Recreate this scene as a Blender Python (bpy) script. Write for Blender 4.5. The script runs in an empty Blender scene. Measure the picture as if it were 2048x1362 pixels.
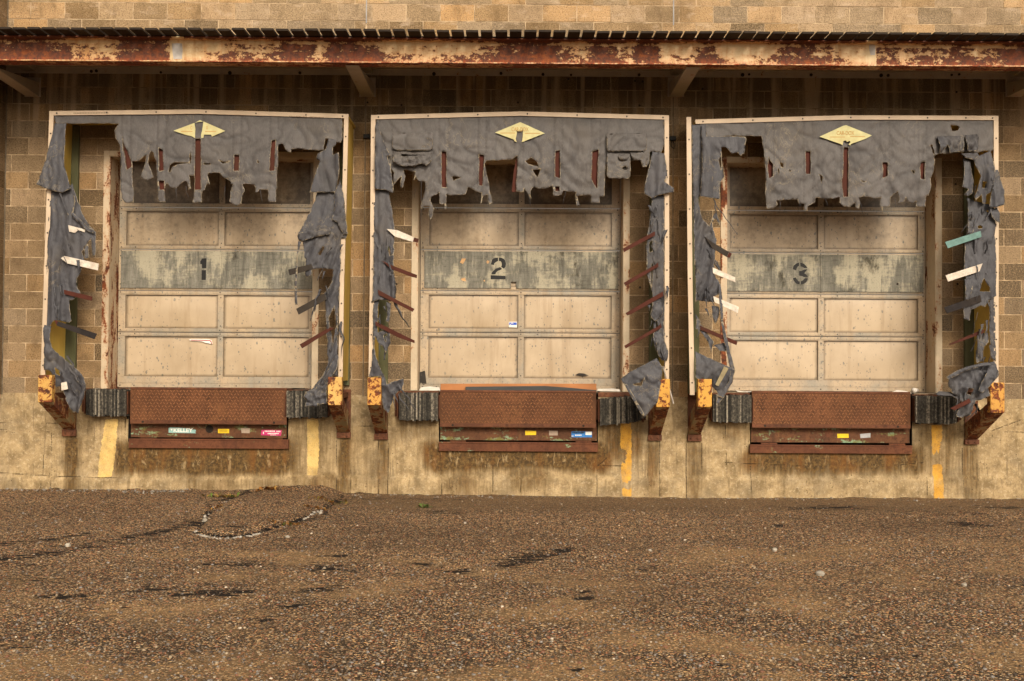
import bpy, math, random
import numpy as np
from mathutils import Vector, Matrix, noise
from mathutils.geometry import delaunay_2d_cdt
random.seed(7); rng = np.random.default_rng(7)
SC = bpy.context.scene; COL = SC.collection
R = math.radians

# ------------------------------------------------------------------ camera
FPX = 2210.0; W0, H0 = 2048.0, 1362.0
CAM = Vector((0.0, -13.0, 1.56))
CROT = (Matrix.Rotation(R(90 + 1.2), 3, 'X') @ Matrix.Rotation(R(0.35), 3, 'Z'))
cd = bpy.data.cameras.new('camera'); co = bpy.data.objects.new('camera', cd); COL.objects.link(co)
co.matrix_world = Matrix.Translation(CAM) @ CROT.to_4x4()
cd.sensor_width = 36.0; cd.lens = FPX / W0 * 36.0; cd.clip_end = 2000; cd.clip_start = 0.05
SC.camera = co
def P(px, py, Y=0.0):
    """the point of the vertical plane y = Y that the photograph shows at pixel (px, py)"""
    d = CROT @ Vector(((px - W0 / 2) / FPX, -(py - H0 / 2) / FPX, -1.0))
    t = (Y - CAM.y) / d.y
    return CAM + d * t
def G(px, py, z=0.0):
    """the point of the ground plane z that the photograph shows at pixel (px, py)"""
    d = CROT @ Vector(((px - W0 / 2) / FPX, -(py - H0 / 2) / FPX, -1.0))
    return CAM + d * ((z - CAM.z) / d.z)
CRI = np.array(CROT.inverted())
def proj(X):
    q = (np.asarray(X) - np.array(CAM)) @ CRI.T
    return W0 / 2 + FPX * q[:, 0] / -q[:, 2], H0 / 2 - FPX * q[:, 1] / -q[:, 2]
def PX(px, Y=0.0, py=600): return P(px, py, Y).x
def PZ(py, Y=0.0, px=1024): return P(px, py, Y).z

# ------------------------------------------------------------------ objects
def link(o, parent=None):
    COL.objects.link(o)
    if parent: o.parent = parent
    return o
def tag(o, label, cat, group=None, kind=None):
    o['label'] = label
    if cat: o['category'] = cat
    if group: o['group'] = group
    if kind: o['kind'] = kind
    return o
def thing(name, loc, label, cat, group=None):
    o = link(bpy.data.objects.new(name, None)); o.location = loc; o.empty_display_size = .1
    return tag(o, label, cat, group)
def wloc(o):
    v = Vector((0, 0, 0))
    while o is not None: v = v + Vector(o.location); o = o.parent
    return v
class MB:
    def __init__(s): s.v = []; s.f = []; s.m = []; s.c = []
    def add(s, vs, fs, m=0, c=None):
        b = len(s.v); s.v += [tuple(v) for v in vs]
        for f in fs: s.f.append(tuple(b + i for i in f)); s.m.append(m); s.c.append(c)
        return s
    def hexa(s, p, m=0, c=None):   # 4 front corners then 4 back corners, same order
        return s.add(p, [(0, 1, 2, 3), (7, 6, 5, 4), (0, 4, 5, 1), (1, 5, 6, 2), (2, 6, 7, 3), (3, 7, 4, 0)], m, c)
    def box(s, x0, x1, y0, y1, z0, z1, m=0, c=None):
        x0, x1 = sorted((x0, x1)); y0, y1 = sorted((y0, y1)); z0, z1 = sorted((z0, z1))
        return s.hexa([(x0, y0, z0), (x1, y0, z0), (x1, y0, z1), (x0, y0, z1), (x0, y1, z0), (x1, y1, z0), (x1, y1, z1), (x0, y1, z1)], m, c)
    def pbox(s, a, b, c2, d, Y, t, m=0, c=None):   # photo rectangle a,b - c2,d at depth Y, t thick towards the wall
        p = [P(a, d, Y), P(c2, d, Y), P(c2, b, Y), P(a, b, Y)]
        return s.hexa(p + [q + Vector((0, t, 0)) for q in p], m, c)
    def prism(s, pts, t, m=0, c=None, vec=None):   # closed outline of 3-D points, thickened by t along vec
        n = len(pts); vec = Vector(vec or (0, 1, 0)) * t
        pts = [Vector(p) for p in pts]
        a = sum((pts[i].x * pts[(i + 1) % n].z - pts[(i + 1) % n].x * pts[i].z) for i in range(n))
        if a < 0: pts = pts[::-1]
        fs = [tuple(range(n)), tuple(range(2 * n - 1, n - 1, -1))] + [(i, i + n, (i + 1) % n + n, (i + 1) % n) for i in range(n)]
        return s.add(pts + [p + vec for p in pts], fs, m, c)
    def cyl(s, p0, p1, r, n=10, m=0, c=None, r1=None):
        p0, p1 = Vector(p0), Vector(p1); d = (p1 - p0).normalized()
        u = d.orthogonal().normalized(); w = d.cross(u); r1 = r if r1 is None else r1
        vs = [p0 + (u * math.cos(2 * math.pi * i / n) + w * math.sin(2 * math.pi * i / n)) * r for i in range(n)]
        vs += [p1 + (u * math.cos(2 * math.pi * i / n) + w * math.sin(2 * math.pi * i / n)) * r1 for i in range(n)]
        fs = [(i, (i + 1) % n, (i + 1) % n + n, i + n) for i in range(n)] + [tuple(range(n - 1, -1, -1)), tuple(range(n, 2 * n))]
        return s.add(vs, fs, m, c)
    def build(s, name, mats, parent=None, smooth=False, bevel=0, loc=None, jit=0):
        me = bpy.data.meshes.new(name)
        o = link(bpy.data.objects.new(name, me), parent)
        off = wloc(parent) if parent else Vector(loc or (0, 0, 0))
        if loc is not None and not parent: o.location = loc
        me.from_pydata([tuple(Vector(v) - off) for v in s.v], [], s.f)
        for m in (mats if isinstance(mats, (list, tuple)) else [mats]): me.materials.append(m)
        me.polygons.foreach_set('material_index', s.m)
        if any(c is not None for c in s.c):
            a = me.attributes.new('tone', 'FLOAT_COLOR', 'FACE')
            a.data.foreach_set('color', np.array([(tuple(c) if c is not None else (.5, .5, .5)) + (1,) for c in s.c], dtype=np.float32).ravel())
        if smooth: me.polygons.foreach_set('use_smooth', [True] * len(s.f))
        me.validate(); me.update()
        if bevel:
            b = o.modifiers.new('bevel', 'BEVEL'); b.width = bevel; b.segments = 2; b.limit_method = 'ANGLE'; b.angle_limit = R(40)
        return o

# ------------------------------------------------------------------ materials
class Mat:
    def __init__(s, name, rough=.8, metal=0, spec=.3):
        s.mat = bpy.data.materials.new(name); s.mat.use_nodes = True
        s.nt = s.mat.node_tree; s.n = s.nt.nodes; s.b = s.n['Principled BSDF']
        s.b.inputs['Roughness'].default_value = rough; s.b.inputs['Metallic'].default_value = metal
        s.b.inputs['Specular IOR Level'].default_value = spec
        s.geo = s.n.new('ShaderNodeNewGeometry').outputs['Position']; s.warm = None; s.con = None
    def set(s, sock, v):
        if v is None: return
        if isinstance(v, bpy.types.NodeSocket): s.nt.links.new(v, sock)
        elif isinstance(v, (tuple, list)) and len(v) == 3 and sock.type == 'RGBA': sock.default_value = (*v, 1)
        else: sock.default_value = v
    def vec(s, scale=(1, 1, 1), loc=(0, 0, 0), rot=(0, 0, 0), src=None):
        m = s.n.new('ShaderNodeMapping'); s.set(m.inputs[0], src or s.geo)
        m.inputs['Scale'].default_value = scale; m.inputs['Location'].default_value = loc; m.inputs['Rotation'].default_value = rot
        return m.outputs[0]
    def noise(s, scale=5, detail=4, rough=.55, st=(1, 1, 1), dist=0, loc=(0, 0, 0), rot=(0, 0, 0), col=False):
        t = s.n.new('ShaderNodeTexNoise'); s.set(t.inputs['Vector'], s.vec(st, loc, rot))
        t.inputs['Scale'].default_value = scale; t.inputs['Detail'].default_value = detail
        t.inputs['Roughness'].default_value = rough; t.inputs['Distortion'].default_value = dist
        return t.outputs['Color' if col else 'Fac']
    def vor(s, scale=50, st=(1, 1, 1), out='Distance', rand=1, feat='F1', loc=(0, 0, 0)):
        t = s.n.new('ShaderNodeTexVoronoi'); t.feature = feat; s.set(t.inputs['Vector'], s.vec(st, loc))
        t.inputs['Scale'].default_value = scale; t.inputs['Randomness'].default_value = rand
        return t.outputs[out]
    def wave(s, scale, st=(1, 1, 1), dist=0, rot=(0, 0, 0), detail=2, dscale=1):
        t = s.n.new('ShaderNodeTexWave'); s.set(t.inputs['Vector'], s.vec(st, rot=rot)); t.inputs['Scale'].default_value = scale
        t.inputs['Distortion'].default_value = dist; t.inputs['Detail'].default_value = detail; t.inputs['Detail Scale'].default_value = dscale
        return t.outputs['Fac']
    def ramp(s, f, stops, mode='LINEAR'):
        r = s.n.new('ShaderNodeValToRGB'); s.set(r.inputs[0], f); e = r.color_ramp; e.interpolation = mode
        while len(e.elements) < len(stops): e.elements.new(1)
        for k, (p, c) in zip(e.elements, stops):
            k.position = p; k.color = (c, c, c, 1) if isinstance(c, (int, float)) else (*c, 1)
        return r.outputs[0]
    def th(s, f, a, b): # smooth threshold 0..1
        m = s.n.new('ShaderNodeMapRange'); s.set(m.inputs[0], f); m.inputs[1].default_value = a; m.inputs[2].default_value = b
        m.clamp = True; return m.outputs[0]
    def mix(s, f, a, b, mode='MIX'):
        m = s.n.new('ShaderNodeMix'); m.data_type = 'RGBA'; m.blend_type = mode
        s.set(m.inputs[0], f); s.set(m.inputs[6], a); s.set(m.inputs[7], b); return m.outputs[2]
    def math(s, op, a, b=0.0, clamp=False):
        m = s.n.new('ShaderNodeMath'); m.operation = op; m.use_clamp = clamp; s.set(m.inputs[0], a); s.set(m.inputs[1], b); return m.outputs[0]
    def mul(s, a, b): return s.math('MULTIPLY', a, b)
    def add(s, a, b): return s.math('ADD', a, b)
    def sub(s, a, b): return s.math('SUBTRACT', a, b)
    def mx(s, a, b): return s.math('MAXIMUM', a, b)
    def sep(s, i, src=None):
        x = s.n.new('ShaderNodeSeparateXYZ'); s.set(x.inputs[0], src or s.geo); return x.outputs[i]
    def attr(s, name='tone', out='Color'):
        a = s.n.new('ShaderNodeAttribute'); a.attribute_name = name; return a.outputs[out]
    def fin(s, col=None, rough=None, bump=None, bs=.3, bd=.01, metal=None):
        if s.con:
            g = s.n.new('ShaderNodeGamma'); s.set(g.inputs[0], col); g.inputs[1].default_value = s.con; col = g.outputs[0]
        if s.warm: col = s.mix(1.0, col, s.warm, 'MULTIPLY')
        s.set(s.b.inputs['Base Color'], col); s.set(s.b.inputs['Roughness'], rough); s.set(s.b.inputs['Metallic'], metal)
        if bump is not None:
            b = s.n.new('ShaderNodeBump'); s.set(b.inputs['Height'], bump); b.inputs['Strength'].default_value = bs; b.inputs['Distance'].default_value = bd
            s.nt.links.new(b.outputs[0], s.b.inputs['Normal'])
        return s.mat
def simple(name, col, rough=.8, var=.35, scale=14, grime=(.05, .035, .02), g=.35, bs=.25, metal=0, spec=.3, st=(1, 1, 1)):
    m = Mat(name, rough, metal, spec)
    n1 = m.noise(scale, 5, .6, st); n2 = m.noise(scale * .25, 4, .6, loc=(3, 1, 2))
    c = m.mix(m.th(n1, .3, .75), tuple(x * (1 - var) for x in col), tuple(min(1, x * (1 + var * .5)) for x in col))
    c = m.mix(m.mul(m.th(n2, .45, .75), g), c, grime)
    return m.fin(c, None, m.noise(scale * 6, 3), bs, .004)
RUST_D = (.060, .022, .013); RUST_M = (.19, .052, .017); RUST_O = (.42, .15, .028)
def rusty(name, paint, amount=.5, scale=6, st=(1, 1, 1), use_attr=False, prough=.55, streak=.0, dark=RUST_D):
    """old paint with rust breaking through: an orange rim round dark, flaking rust"""
    m = Mat(name, prough, 0, .3)
    n = m.noise(scale, 8, .62, st, .3); n3 = m.noise(scale * 4.5, 4, .6, loc=(2, 5, 1))
    f = m.add(m.mul(n, .75), m.mul(n3, .25))
    if streak: f = m.add(m.mul(f, 1 - streak), m.mul(m.noise(scale * 3, 3, .5, (1, 1, .06), loc=(4, 0, 0)), streak))
    q = .5 + (.5 - amount) * .36
    if use_attr: f = m.add(f, m.sub(m.attr('tone', 'Fac'), .5))
    halo = m.th(f, q - .045, q + .02); core = m.th(f, q, q + .03); deep = m.th(f, q + .07, q + .16)
    pn = m.noise(3, 5, .6, loc=(9, 2, 4))
    pc = m.mix(m.th(pn, .35, .7), tuple(x * .78 for x in paint), paint)
    pc = m.mix(m.mul(m.th(m.noise(40, 3), .5, .8), .3), pc, tuple(x * .5 for x in paint))
    c = m.mix(m.mul(halo, .6), pc, RUST_O)
    c = m.mix(core, c, m.mix(m.th(m.noise(22, 4), .4, .65), RUST_M, dark))
    c = m.mix(m.mul(deep, .6), c, dark)
    rg = m.mix(core, (prough,) * 3, (.9,) * 3)
    return m.fin(c, rg, m.sub(m.mul(m.noise(60, 4), .5), m.mul(core, .6)), .45, .004)
def rustplate(name, a=(.15, .052, .022), b=(.26, .098, .042), green=0, scale=5):
    m = Mat(name, .7, 0, .18)
    n = m.noise(scale, 7, .66); c = m.mix(m.th(n, .38, .62), a, b)
    c = m.mix(m.mul(m.th(m.noise(scale * 1.7, 6, .7, (1, 1, .3), loc=(3, 5, 1)), .52, .66), .55), c, tuple(min(1, x * q) for x, q in zip(b, (1.25, 1.35, 1.2))))
    c = m.mix(m.mul(m.th(m.noise(scale * 5, 6, .7), .50, .66), .65), c, tuple(x * .38 for x in a))
    c = m.mix(m.mul(m.th(m.noise(scale * 2.2, 5, .65, (1, 1, .14), loc=(7, 2, 1)), .56, .68), .5), c, tuple(x * .45 for x in a))
    c = m.mix(m.mul(m.th(m.noise(1.3, 4, .6, loc=(8, 1, 6)), .42, .62), .55), c, tuple(x * .55 for x in b))
    if green:
        z = m.noise(7, 6, .65, (.55, 1, 1.6), loc=(1, 7, 3)); n4 = m.noise(38, 4, .6)
        k = m.th(m.add(m.mul(z, .7), m.mul(n4, .3)), .62 - green * .2, .68 - green * .2)
        c = m.mix(k, c, m.mix(m.th(m.noise(11, 4, loc=(5, 5, 5)), .42, .62), (.155, .13, .035), (.21, .32, .2)))
    return m.fin(c, None, m.noise(90, 4), .4, .003)
# ------------------------------------------------------------------ surfaces of the setting
def mat_block():
    m = Mat('concrete_block', .92, 0, .2); m.warm = (.84, .84, .85); m.con = 1.25
    at = m.attr('tone'); xs_ = m.n.new('ShaderNodeSeparateColor'); m.set(xs_.inputs[0], at); t, hu, _u = xs_.outputs
    c = m.ramp(t, [(0, (.15, .112, .072)), (.35, (.28, .21, .135)), (.7, (.39, .285, .175)), (1, (.49, .35, .215))])
    c = m.mix(1.0, c, m.ramp(hu, [(0, (1.10, .98, .78)), (.5, (1, 1, 1)), (1, (.92, .98, 1.10))]), 'MULTIPLY')
    g = m.noise(60, 6, .78); c = m.mix(m.mul(m.th(g, .42, .62), .6), c, (.56, .42, .26))
    c = m.mix(m.mul(m.th(m.noise(70, 5, .75, loc=(1, 1, 1)), .52, .62), .65), c, (.10, .07, .04))
    c = m.mix(m.mul(m.th(m.noise(1.7, 6, .65, loc=(4, 2, 8)), .48, .68), .45), c, (.15, .10, .052))
    c = m.mix(m.mul(m.th(m.noise(6, 6, .7, (1, 1, .45), loc=(7, 2, 8)), .52, .68), .4), c, (.13, .085, .045))
    z = m.sep(2)
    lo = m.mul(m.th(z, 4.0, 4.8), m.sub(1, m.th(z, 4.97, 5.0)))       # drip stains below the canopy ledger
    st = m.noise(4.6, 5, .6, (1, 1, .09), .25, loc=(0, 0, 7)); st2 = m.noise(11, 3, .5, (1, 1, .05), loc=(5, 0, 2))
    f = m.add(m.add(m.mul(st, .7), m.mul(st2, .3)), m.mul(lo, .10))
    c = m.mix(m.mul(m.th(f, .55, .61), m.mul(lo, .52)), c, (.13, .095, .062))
    pale = m.mul(m.th(m.noise(7, 3, .5, (1, 1, .04), loc=(9, 0, 5)), .555, .64), lo)
    c = m.mix(m.mul(pale, .7), c, (.60, .47, .33))
    ef = m.mul(m.th(z, 5.25, 5.35), m.th(m.noise(5, 5, .6, (1, 1, 2.2), loc=(2, 3, 3)), .55, .72))
    c = m.mix(m.mul(ef, .5), c, (.60, .48, .36)); c = m.mix(m.th(z, 5.2, 5.3), c, (1.22, 1.23, 1.24), 'MULTIPLY')  # brighter daylight above the canopy multiplied into the wall colour
    return m.fin(c, None, m.add(g, m.mul(m.noise(30, 4), .5)), .7, .010)
def mat_mortar():
    m = Mat('mortar', .95, 0, .2); m.warm = (.80, .75, .69); m.con = 1.0
    c = m.mix(m.th(m.noise(9, 4), .38, .62), (.30, .22, .135), (.70, .55, .37))
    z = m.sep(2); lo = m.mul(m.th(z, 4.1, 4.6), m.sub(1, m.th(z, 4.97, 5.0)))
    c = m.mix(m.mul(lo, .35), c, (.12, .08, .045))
    return m.fin(c, None, m.noise(120, 3), .4, .004)
def mat_base():
    m = Mat('stained_concrete', .9, 0, .25); m.warm = (1.22, 1.24, 1.25); m.con = 1.28
    a = m.attr('tone'); x = m.n.new('ShaderNodeSeparateColor'); m.set(x.inputs[0], a); r_, g_, b_ = x.outputs
    n = m.noise(6, 7, .62); n2 = m.noise(26, 6, .65, loc=(3, 3, 3)); ns = m.noise(7, 6, .6, (1, 1, .16), .4, loc=(6, 1, 1))
    c = m.mix(m.th(n, .36, .66), (.25, .185, .105), (.48, .37, .225))
    c = m.mix(m.mul(m.th(n2, .52, .66), .45), c, (.62, .52, .37))
    c = m.mix(m.mul(m.th(m.noise(2.2, 5, .6, loc=(8, 1, 4)), .5, .68), .45), c, (.24, .20, .145))
    vs = m.noise(30, 5, .65, (1, 1, .07), .3, loc=(2, 6, 3)); f = m.add(m.add(m.mul(ns, .45), m.add(m.mul(n2, .35), m.mul(vs, .42))), m.mul(r_, .62))
    c = m.mix(m.mul(m.th(f, .68, .94), .92), c, m.mix(m.th(n2, .4, .6), (.065, .040, .016), (.17, .105, .038)))
    c = m.mix(m.mul(m.mul(m.th(r_, .3, .7), m.th(m.noise(15, 6, .7, (1, 1, .4), .5, loc=(2, 2, 9)), .56, .62)), .5), c, (.50, .39, .24))
    c = m.mix(m.mul(m.mul(m.th(r_, .2, .6), m.th(m.noise(4, 5, .65, (1, 1, .3), loc=(12, 2, 2)), .5, .62)), .55), c, (.24, .11, .03))
    c = m.mix(m.mul(m.th(m.noise(24, 5, .6, (1, 1, .08), loc=(5, 5, 12)), .57, .68), .4), c, (.13, .095, .055))
    pit = m.vor(26, out='Distance'); pn = m.th(m.noise(6, 3, loc=(7, 7, 7)), .54, .62)
    c = m.mix(m.mul(m.mul(m.sub(1, m.th(pit, .12, .22)), pn), .75), c, (.085, .055, .03))
    yk = m.th(m.add(g_, m.mul(m.sub(m.noise(20, 6, .75, loc=(1, 9, 2)), .5), 1.9)), .44, .52)
    yk = m.mul(yk, m.ramp(m.noise(5, 5, .7, loc=(3, 3, 14)), [(.3, .35), (.55, 1.0)])); c = m.mix(m.mul(yk, .88), c, m.mix(m.th(m.sep(0), -1.6, .8), m.mix(m.th(m.noise(9, 4), .35, .6), (.56, .40, .16), (.66, .49, .22)), m.mix(m.th(m.noise(9, 4), .35, .6), (.52, .29, .05), (.62, .37, .08))))
    ck = m.th(m.add(b_, m.mul(m.sub(m.noise(40, 4, loc=(4, 4, 1)), .5), .8)), .36, .52)
    c = m.mix(m.mul(ck, .8), c, (.06, .04, .02))
    c = m.mix(m.mul(m.th(m.noise(75, 5, .75, loc=(9, 9, 9)), .54, .66), .5), c, (.15, .10, .055))
    return m.fin(c, None, m.sub(m.add(m.mul(n2, .6), m.mul(m.noise(120, 3), .3)), m.mul(ck, .8)), .7, .012)
def mat_ground():
    m = Mat('worn_asphalt', .9, 0, .25); m.warm = (2.22, 2.20, 2.12); m.con = 1.5
    a = m.attr('tone'); x = m.n.new('ShaderNodeSeparateColor'); m.set(x.inputs[0], a); r_, g_, b_ = x.outputs
    base = m.mix(m.th(m.noise(9, 6, .65), .3, .7), (.055, .040, .027), (.115, .083, .055))
    pal = [(0, (.05, .038, .03)), (.14, (.20, .15, .10)), (.30, (.27, .215, .165)), (.46, (.46, .31, .185)), (.58, (.37, .16, .09)), (.70, (.56, .42, .265)), (.84, (.35, .315, .275)), (.95, (.60, .41, .215)), (1, (.66, .54, .38))]
    def peb(sc, loc, dens):
        d = m.vor(sc, loc=loc); cc = m.vor(sc, out='Color', loc=loc)
        q = m.n.new('ShaderNodeSeparateColor'); m.set(q.inputs[0], cc)
        k = m.mul(m.sub(1, m.th(d, .38, .46)), m.th(q.outputs[1], 1 - dens, 1 - dens + .05))
        return k, m.ramp(q.outputs[0], pal), d
    k0, c0, d0 = peb(34, (6, 2, 0), .12); k1, c1, d1 = peb(47, (0, 0, 0), .86); k2, c2, d2 = peb(80, (3, 1, 0), .92)
    dust = m.th(m.add(g_, m.mul(m.sub(m.noise(14, 6, .75), .5), 1.1)), .42, .85)
    c = m.mix(m.mul(k2, .85), base, c2); c = m.mix(m.mul(k1, .95), c, c1); c = m.mix(k0, c, m.mix(.45, c0, (.40, .31, .21)))
    c = m.mix(m.mul(dust, .52), c, m.mix(m.noise(85, 3), (.20, .142, .082), (.44, .315, .185)))
    sand = m.th(m.add(b_, m.mul(m.sub(m.noise(8, 5, .6), .5), .6)), .35, .75)
    c = m.mix(m.mul(sand, .65), c, m.mix(m.noise(60, 4, .7), (.10, .072, .046), (.22, .16, .10)))
    c = m.mix(m.mul(m.th(m.noise(.8, 6, .65, (.5, 1, 1), loc=(5, 5, 5)), .45, .7), .3), c, (.05, .034, .022))
    cn = m.noise(17, 7, .75, (.30, 1, 1), .8, loc=(7, 0, 0))
    ck = m.th(m.add(r_, m.mul(m.sub(cn, .5), 2.6)), .42, .50)
    c = m.mix(m.mul(ck, .92), c, (.014, .009, .006))
    fk = m.mul(m.th(m.noise(16, 6, .75, (.3, 1, 1), .6, loc=(17, 3, 0)), .66, .69), .85); c = m.mix(fk, c, (.016, .010, .007))
    h = m.add(m.mul(m.mul(k1, m.sub(.5, d1)), 1.3), m.add(m.mul(m.mul(k2, m.sub(.5, d2)), .8), m.mul(m.noise(50, 5), .4)))
    h = m.sub(m.mul(h, m.sub(1, m.mul(m.mx(dust, sand), .5))), m.mul(ck, .6))
    return m.fin(c, None, h, 1.0, .02)

# ------------------------------------------------------------------ the wall
ZC0 = PZ(795); STEP = (PZ(9.5) - ZC0) / 23.0; BW = STEP * 2
OPEN = []                                                       # the three door openings, x0 z1 x1 z0
for (a, b, c, d) in ((217, 313, 626, 779), (835, 319, 1247, 782), (1453, 325, 1871.5, 785)):
    OPEN.append((P((a), 560).x, P((a + c) / 2, b).z, P(c, 560).x, P((a + c) / 2, d).z))
ZS = [o[3] for o in OPEN]                                        # sill heights
def cut(rects, hole):
    out = []; hx0, hz0, hx1, hz1 = hole
    for (x0, z0, x1, z1) in rects:
        if x1 <= hx0 or x0 >= hx1 or z1 <= hz0 or z0 >= hz1: out.append((x0, z0, x1, z1)); continue
        if z0 < hz0: out.append((x0, z0, x1, hz0))
        if z1 > hz1: out.append((x0, hz1, x1, z1))
        a, b = max(z0, hz0), min(z1, hz1)
        if x0 < hx0: out.append((x0, a, hx0, b))
        if x1 > hx1: out.append((hx1, a, x1, b))
    return out
HOLES = [(o[0], o[3] - .5, o[2], o[1]) for o in OPEN]
XL = PX(9, 0, 400); JX = [PX(729.5, 0, 400), PX(1346, 0, 400)]
wall = thing('warehouse_wall', (0, 0, 0), 'long tan concrete block warehouse wall on a stained concrete dock base', 'wall')
mb = MB(); top = ZC0 + STEP * 34
ph = PX(2007.7, 0, 330)
for k in range(34):
    z0, z1 = ZC0 + k * STEP, ZC0 + (k + 1) * STEP
    x = ph - BW * 40 + (BW / 2 if (k + (int((P(2007, 330).z - ZC0) / STEP) % 2)) % 2 else 0)
    while x < 11:
        segs = [(x, z0, x + BW, z1)]
        for e in [XL] + JX:
            s2 = []
            for q in segs: s2 += [(q[0], z0, e - .004, z1), (e + .004, z0, q[2], z1)] if q[0] < e - .03 < q[2] - .06 else [q]
            segs = s2
        tone = min(1, max(0, random.gauss(.50, .30))); hue = random.random()
        for s_ in segs:
            for h in HOLES: pass
        for q in segs:
            if q[2] < XL + .02 or q[2] - q[0] < .03: continue
            rs = [(q[0] + .0055, z0 + .0055, q[2] - .0055, z1 - .0055)]
            for h in HOLES: rs = cut(rs, h)
            y = random.uniform(-.0018, .0018)
            up = .27 if z0 > PZ(60) else 0  # blocks above the canopy lightened; the canopy shade is put into the tone
            for r in rs:
                if r[2] - r[0] < .01 or r[3] - r[1] < .01: continue
                t = min(1, max(0, tone + up)); mb.box(r[0], r[2], y, .05, r[1], r[3], 0, (t, hue, t))
        x += BW
M_BLOCK, M_MORT = mat_block(), mat_mortar()
mb.build('blockwork', M_BLOCK, wall)
mb = MB(); rs = [(-11, ZC0 - .05, 11.3, top)]
for h in HOLES: rs = cut(rs, h)
for r in rs: mb.box(r[0], r[2], .0045, .25, r[1], r[3])
mb.build('mortar_bed', M_MORT, wall)
mb = MB()
for jx in JX:
    mb.box(jx - .006, jx + .006, -.003, .004, PZ(48), top, 0); mb.box(jx - .0055, jx + .0055, -.0015, .004, ZC0, PZ(150), 1)
mb.box(XL - .004, XL + .014, -.003, .004, ZC0, top, 1)
mb.build('joint_sealant', [simple('pale_sealant', (.36, .36, .36), .6, .5, 3), simple('old_sealant', (.15, .115, .075), .8, .6, 6)], wall)
mb = MB()                                                       # pier that juts out at the far left
for k in range(34):
    z0, z1 = ZC0 + k * STEP, ZC0 + (k + 1) * STEP
    for (a, b) in (((-.6, -.2), (-.19, .0)) if k % 2 else ((-.6, -.4), (-.39, .0))):
        t = min(1, max(0, random.gauss(.38, .15))); mb.box(XL - 1.2, XL, a, b, z0 + .004, z1 - .004, 0, (t, t, t))
mb.build('pier', M_BLOCK, wall)
mb = MB().box(XL - 1.2, XL - .005, -.596, 0, ZC0 - .05, top); mb.build('pier_mortar', M_MORT, wall)

# concrete dock base, a fine sheet whose stains, paint and cracks follow the photograph
PITS = [(257, 776, 577, 884), (878, 780, 1196, 888), (1500, 782, 1824, 893)]
PITW = [(P(a, (b + d) / 2).x, P((a + c) / 2, d).z, P(c, (b + d) / 2).x, P((a + c) / 2, b).z + .2) for a, b, c, d in PITS]
dx = .0115
xs = np.arange(-6.7, 6.9, dx); zs = np.append(np.arange(-.15, ZC0 + .02, dx), ZC0 + .02)
for p in PITW:
    for v in (p[0], p[2]): xs[np.argmin(abs(xs - v))] = v
    zs[np.argmin(abs(zs - p[1]))] = p[1]
NX, NZ = len(xs), len(zs); X, Z = np.meshgrid(xs, zs)
px, py = proj(np.stack([X.ravel(), np.zeros(X.size), Z.ravel()], 1)); px = px.reshape(X.shape); py = py.reshape(X.shape)
wob = np.array([[noise.noise(Vector((x * 1.3, z * 1.3, 3))) for x in xs[::6]] for z in zs[::6]])
wob = np.kron(wob, np.ones((6, 6)))[:NZ, :NX] * 14
def soft(v, a, b, s): return 1 / (1 + np.exp(-(v - a) / s)) * 1 / (1 + np.exp((v - b) / s))
st = np.zeros_like(X)
for (a, b, c, d, w) in ((225, 880, 595, 948, .72), (850, 885, 1225, 940, .80), (1480, 890, 1850, 948, .62), (480, 850, 760, 985, .22), (1840, 850, 1905, 960, .3),
                        (170, 830, 262, 862, .35), (575, 835, 655, 870, .35), (795, 838, 880, 880, .4), (1200, 845, 1290, 925, .45), (1425, 840, 1500, 880, .35), (1825, 842, 1915, 890, .4),
                        (0, 955, 2048, 962, .18), (600, 940, 700, 1000, .4), (0, 780, 250, 800, .1), (360, 880, 560, 1000, .25), (880, 900, 980, 1000, .3), (1020, 880, 1110, 985, .35)):
    st = np.maximum(st, w * soft(px + wob, a, c, 8) * soft(py + wob * .7, b, d, 7))
for (a, c, b, w) in ((128, 160, 868, .75), (668, 704, 872, .6), (748, 780, 877, .62), (1292, 1322, 880, .62), (1374, 1404, 880, .6), (1926, 1958, 886, .72)):
    st = np.maximum(st, w * .85 * soft(px + wob * .55, a + 1, c - 1, 4.5) * soft(py, b, 1010, 4) * (1 - .35 * np.clip((py - b) / 110, 0, 1)))
yel = np.zeros_like(X)
for pts in ([(212, 236, 838), (200, 231, 905), (195, 224, 955)], [(614, 636, 836), (615, 638, 900), (614, 636, 950)], [(1241, 1262, 846), (1242, 1263, 930), (1244, 1262, 992)], [(1863, 1884, 850), (1865, 1884, 930), (1866, 1885, 997)]):
    pts = np.array(pts, float)
    a = np.interp(py, pts[:, 2], pts[:, 0]); b = np.interp(py, pts[:, 2], pts[:, 1])
    yel = np.maximum(yel, soft(px, a, b, 1.0) * (py > pts[0, 2]) * (py < pts[-1, 2]))
for (a, b, c, d, w) in ((1240, 898, 1256, 928, .75), (1240, 962, 1265, 978, .8), (1862, 902, 1886, 928, .85), (1874, 880, 1890, 905, .7), (190, 935, 230, 960, .25), (610, 935, 640, 952, .3), (205, 868, 222, 890, .3)):
    yel *= 1 - w * soft(px + wob * .5, a, b if b > a else a, 2) if False else 1 - w * soft(px + wob * .4, a, c, 2) * soft(py + wob * .4, b, d, 2)
crk = np.zeros_like(X)
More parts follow.
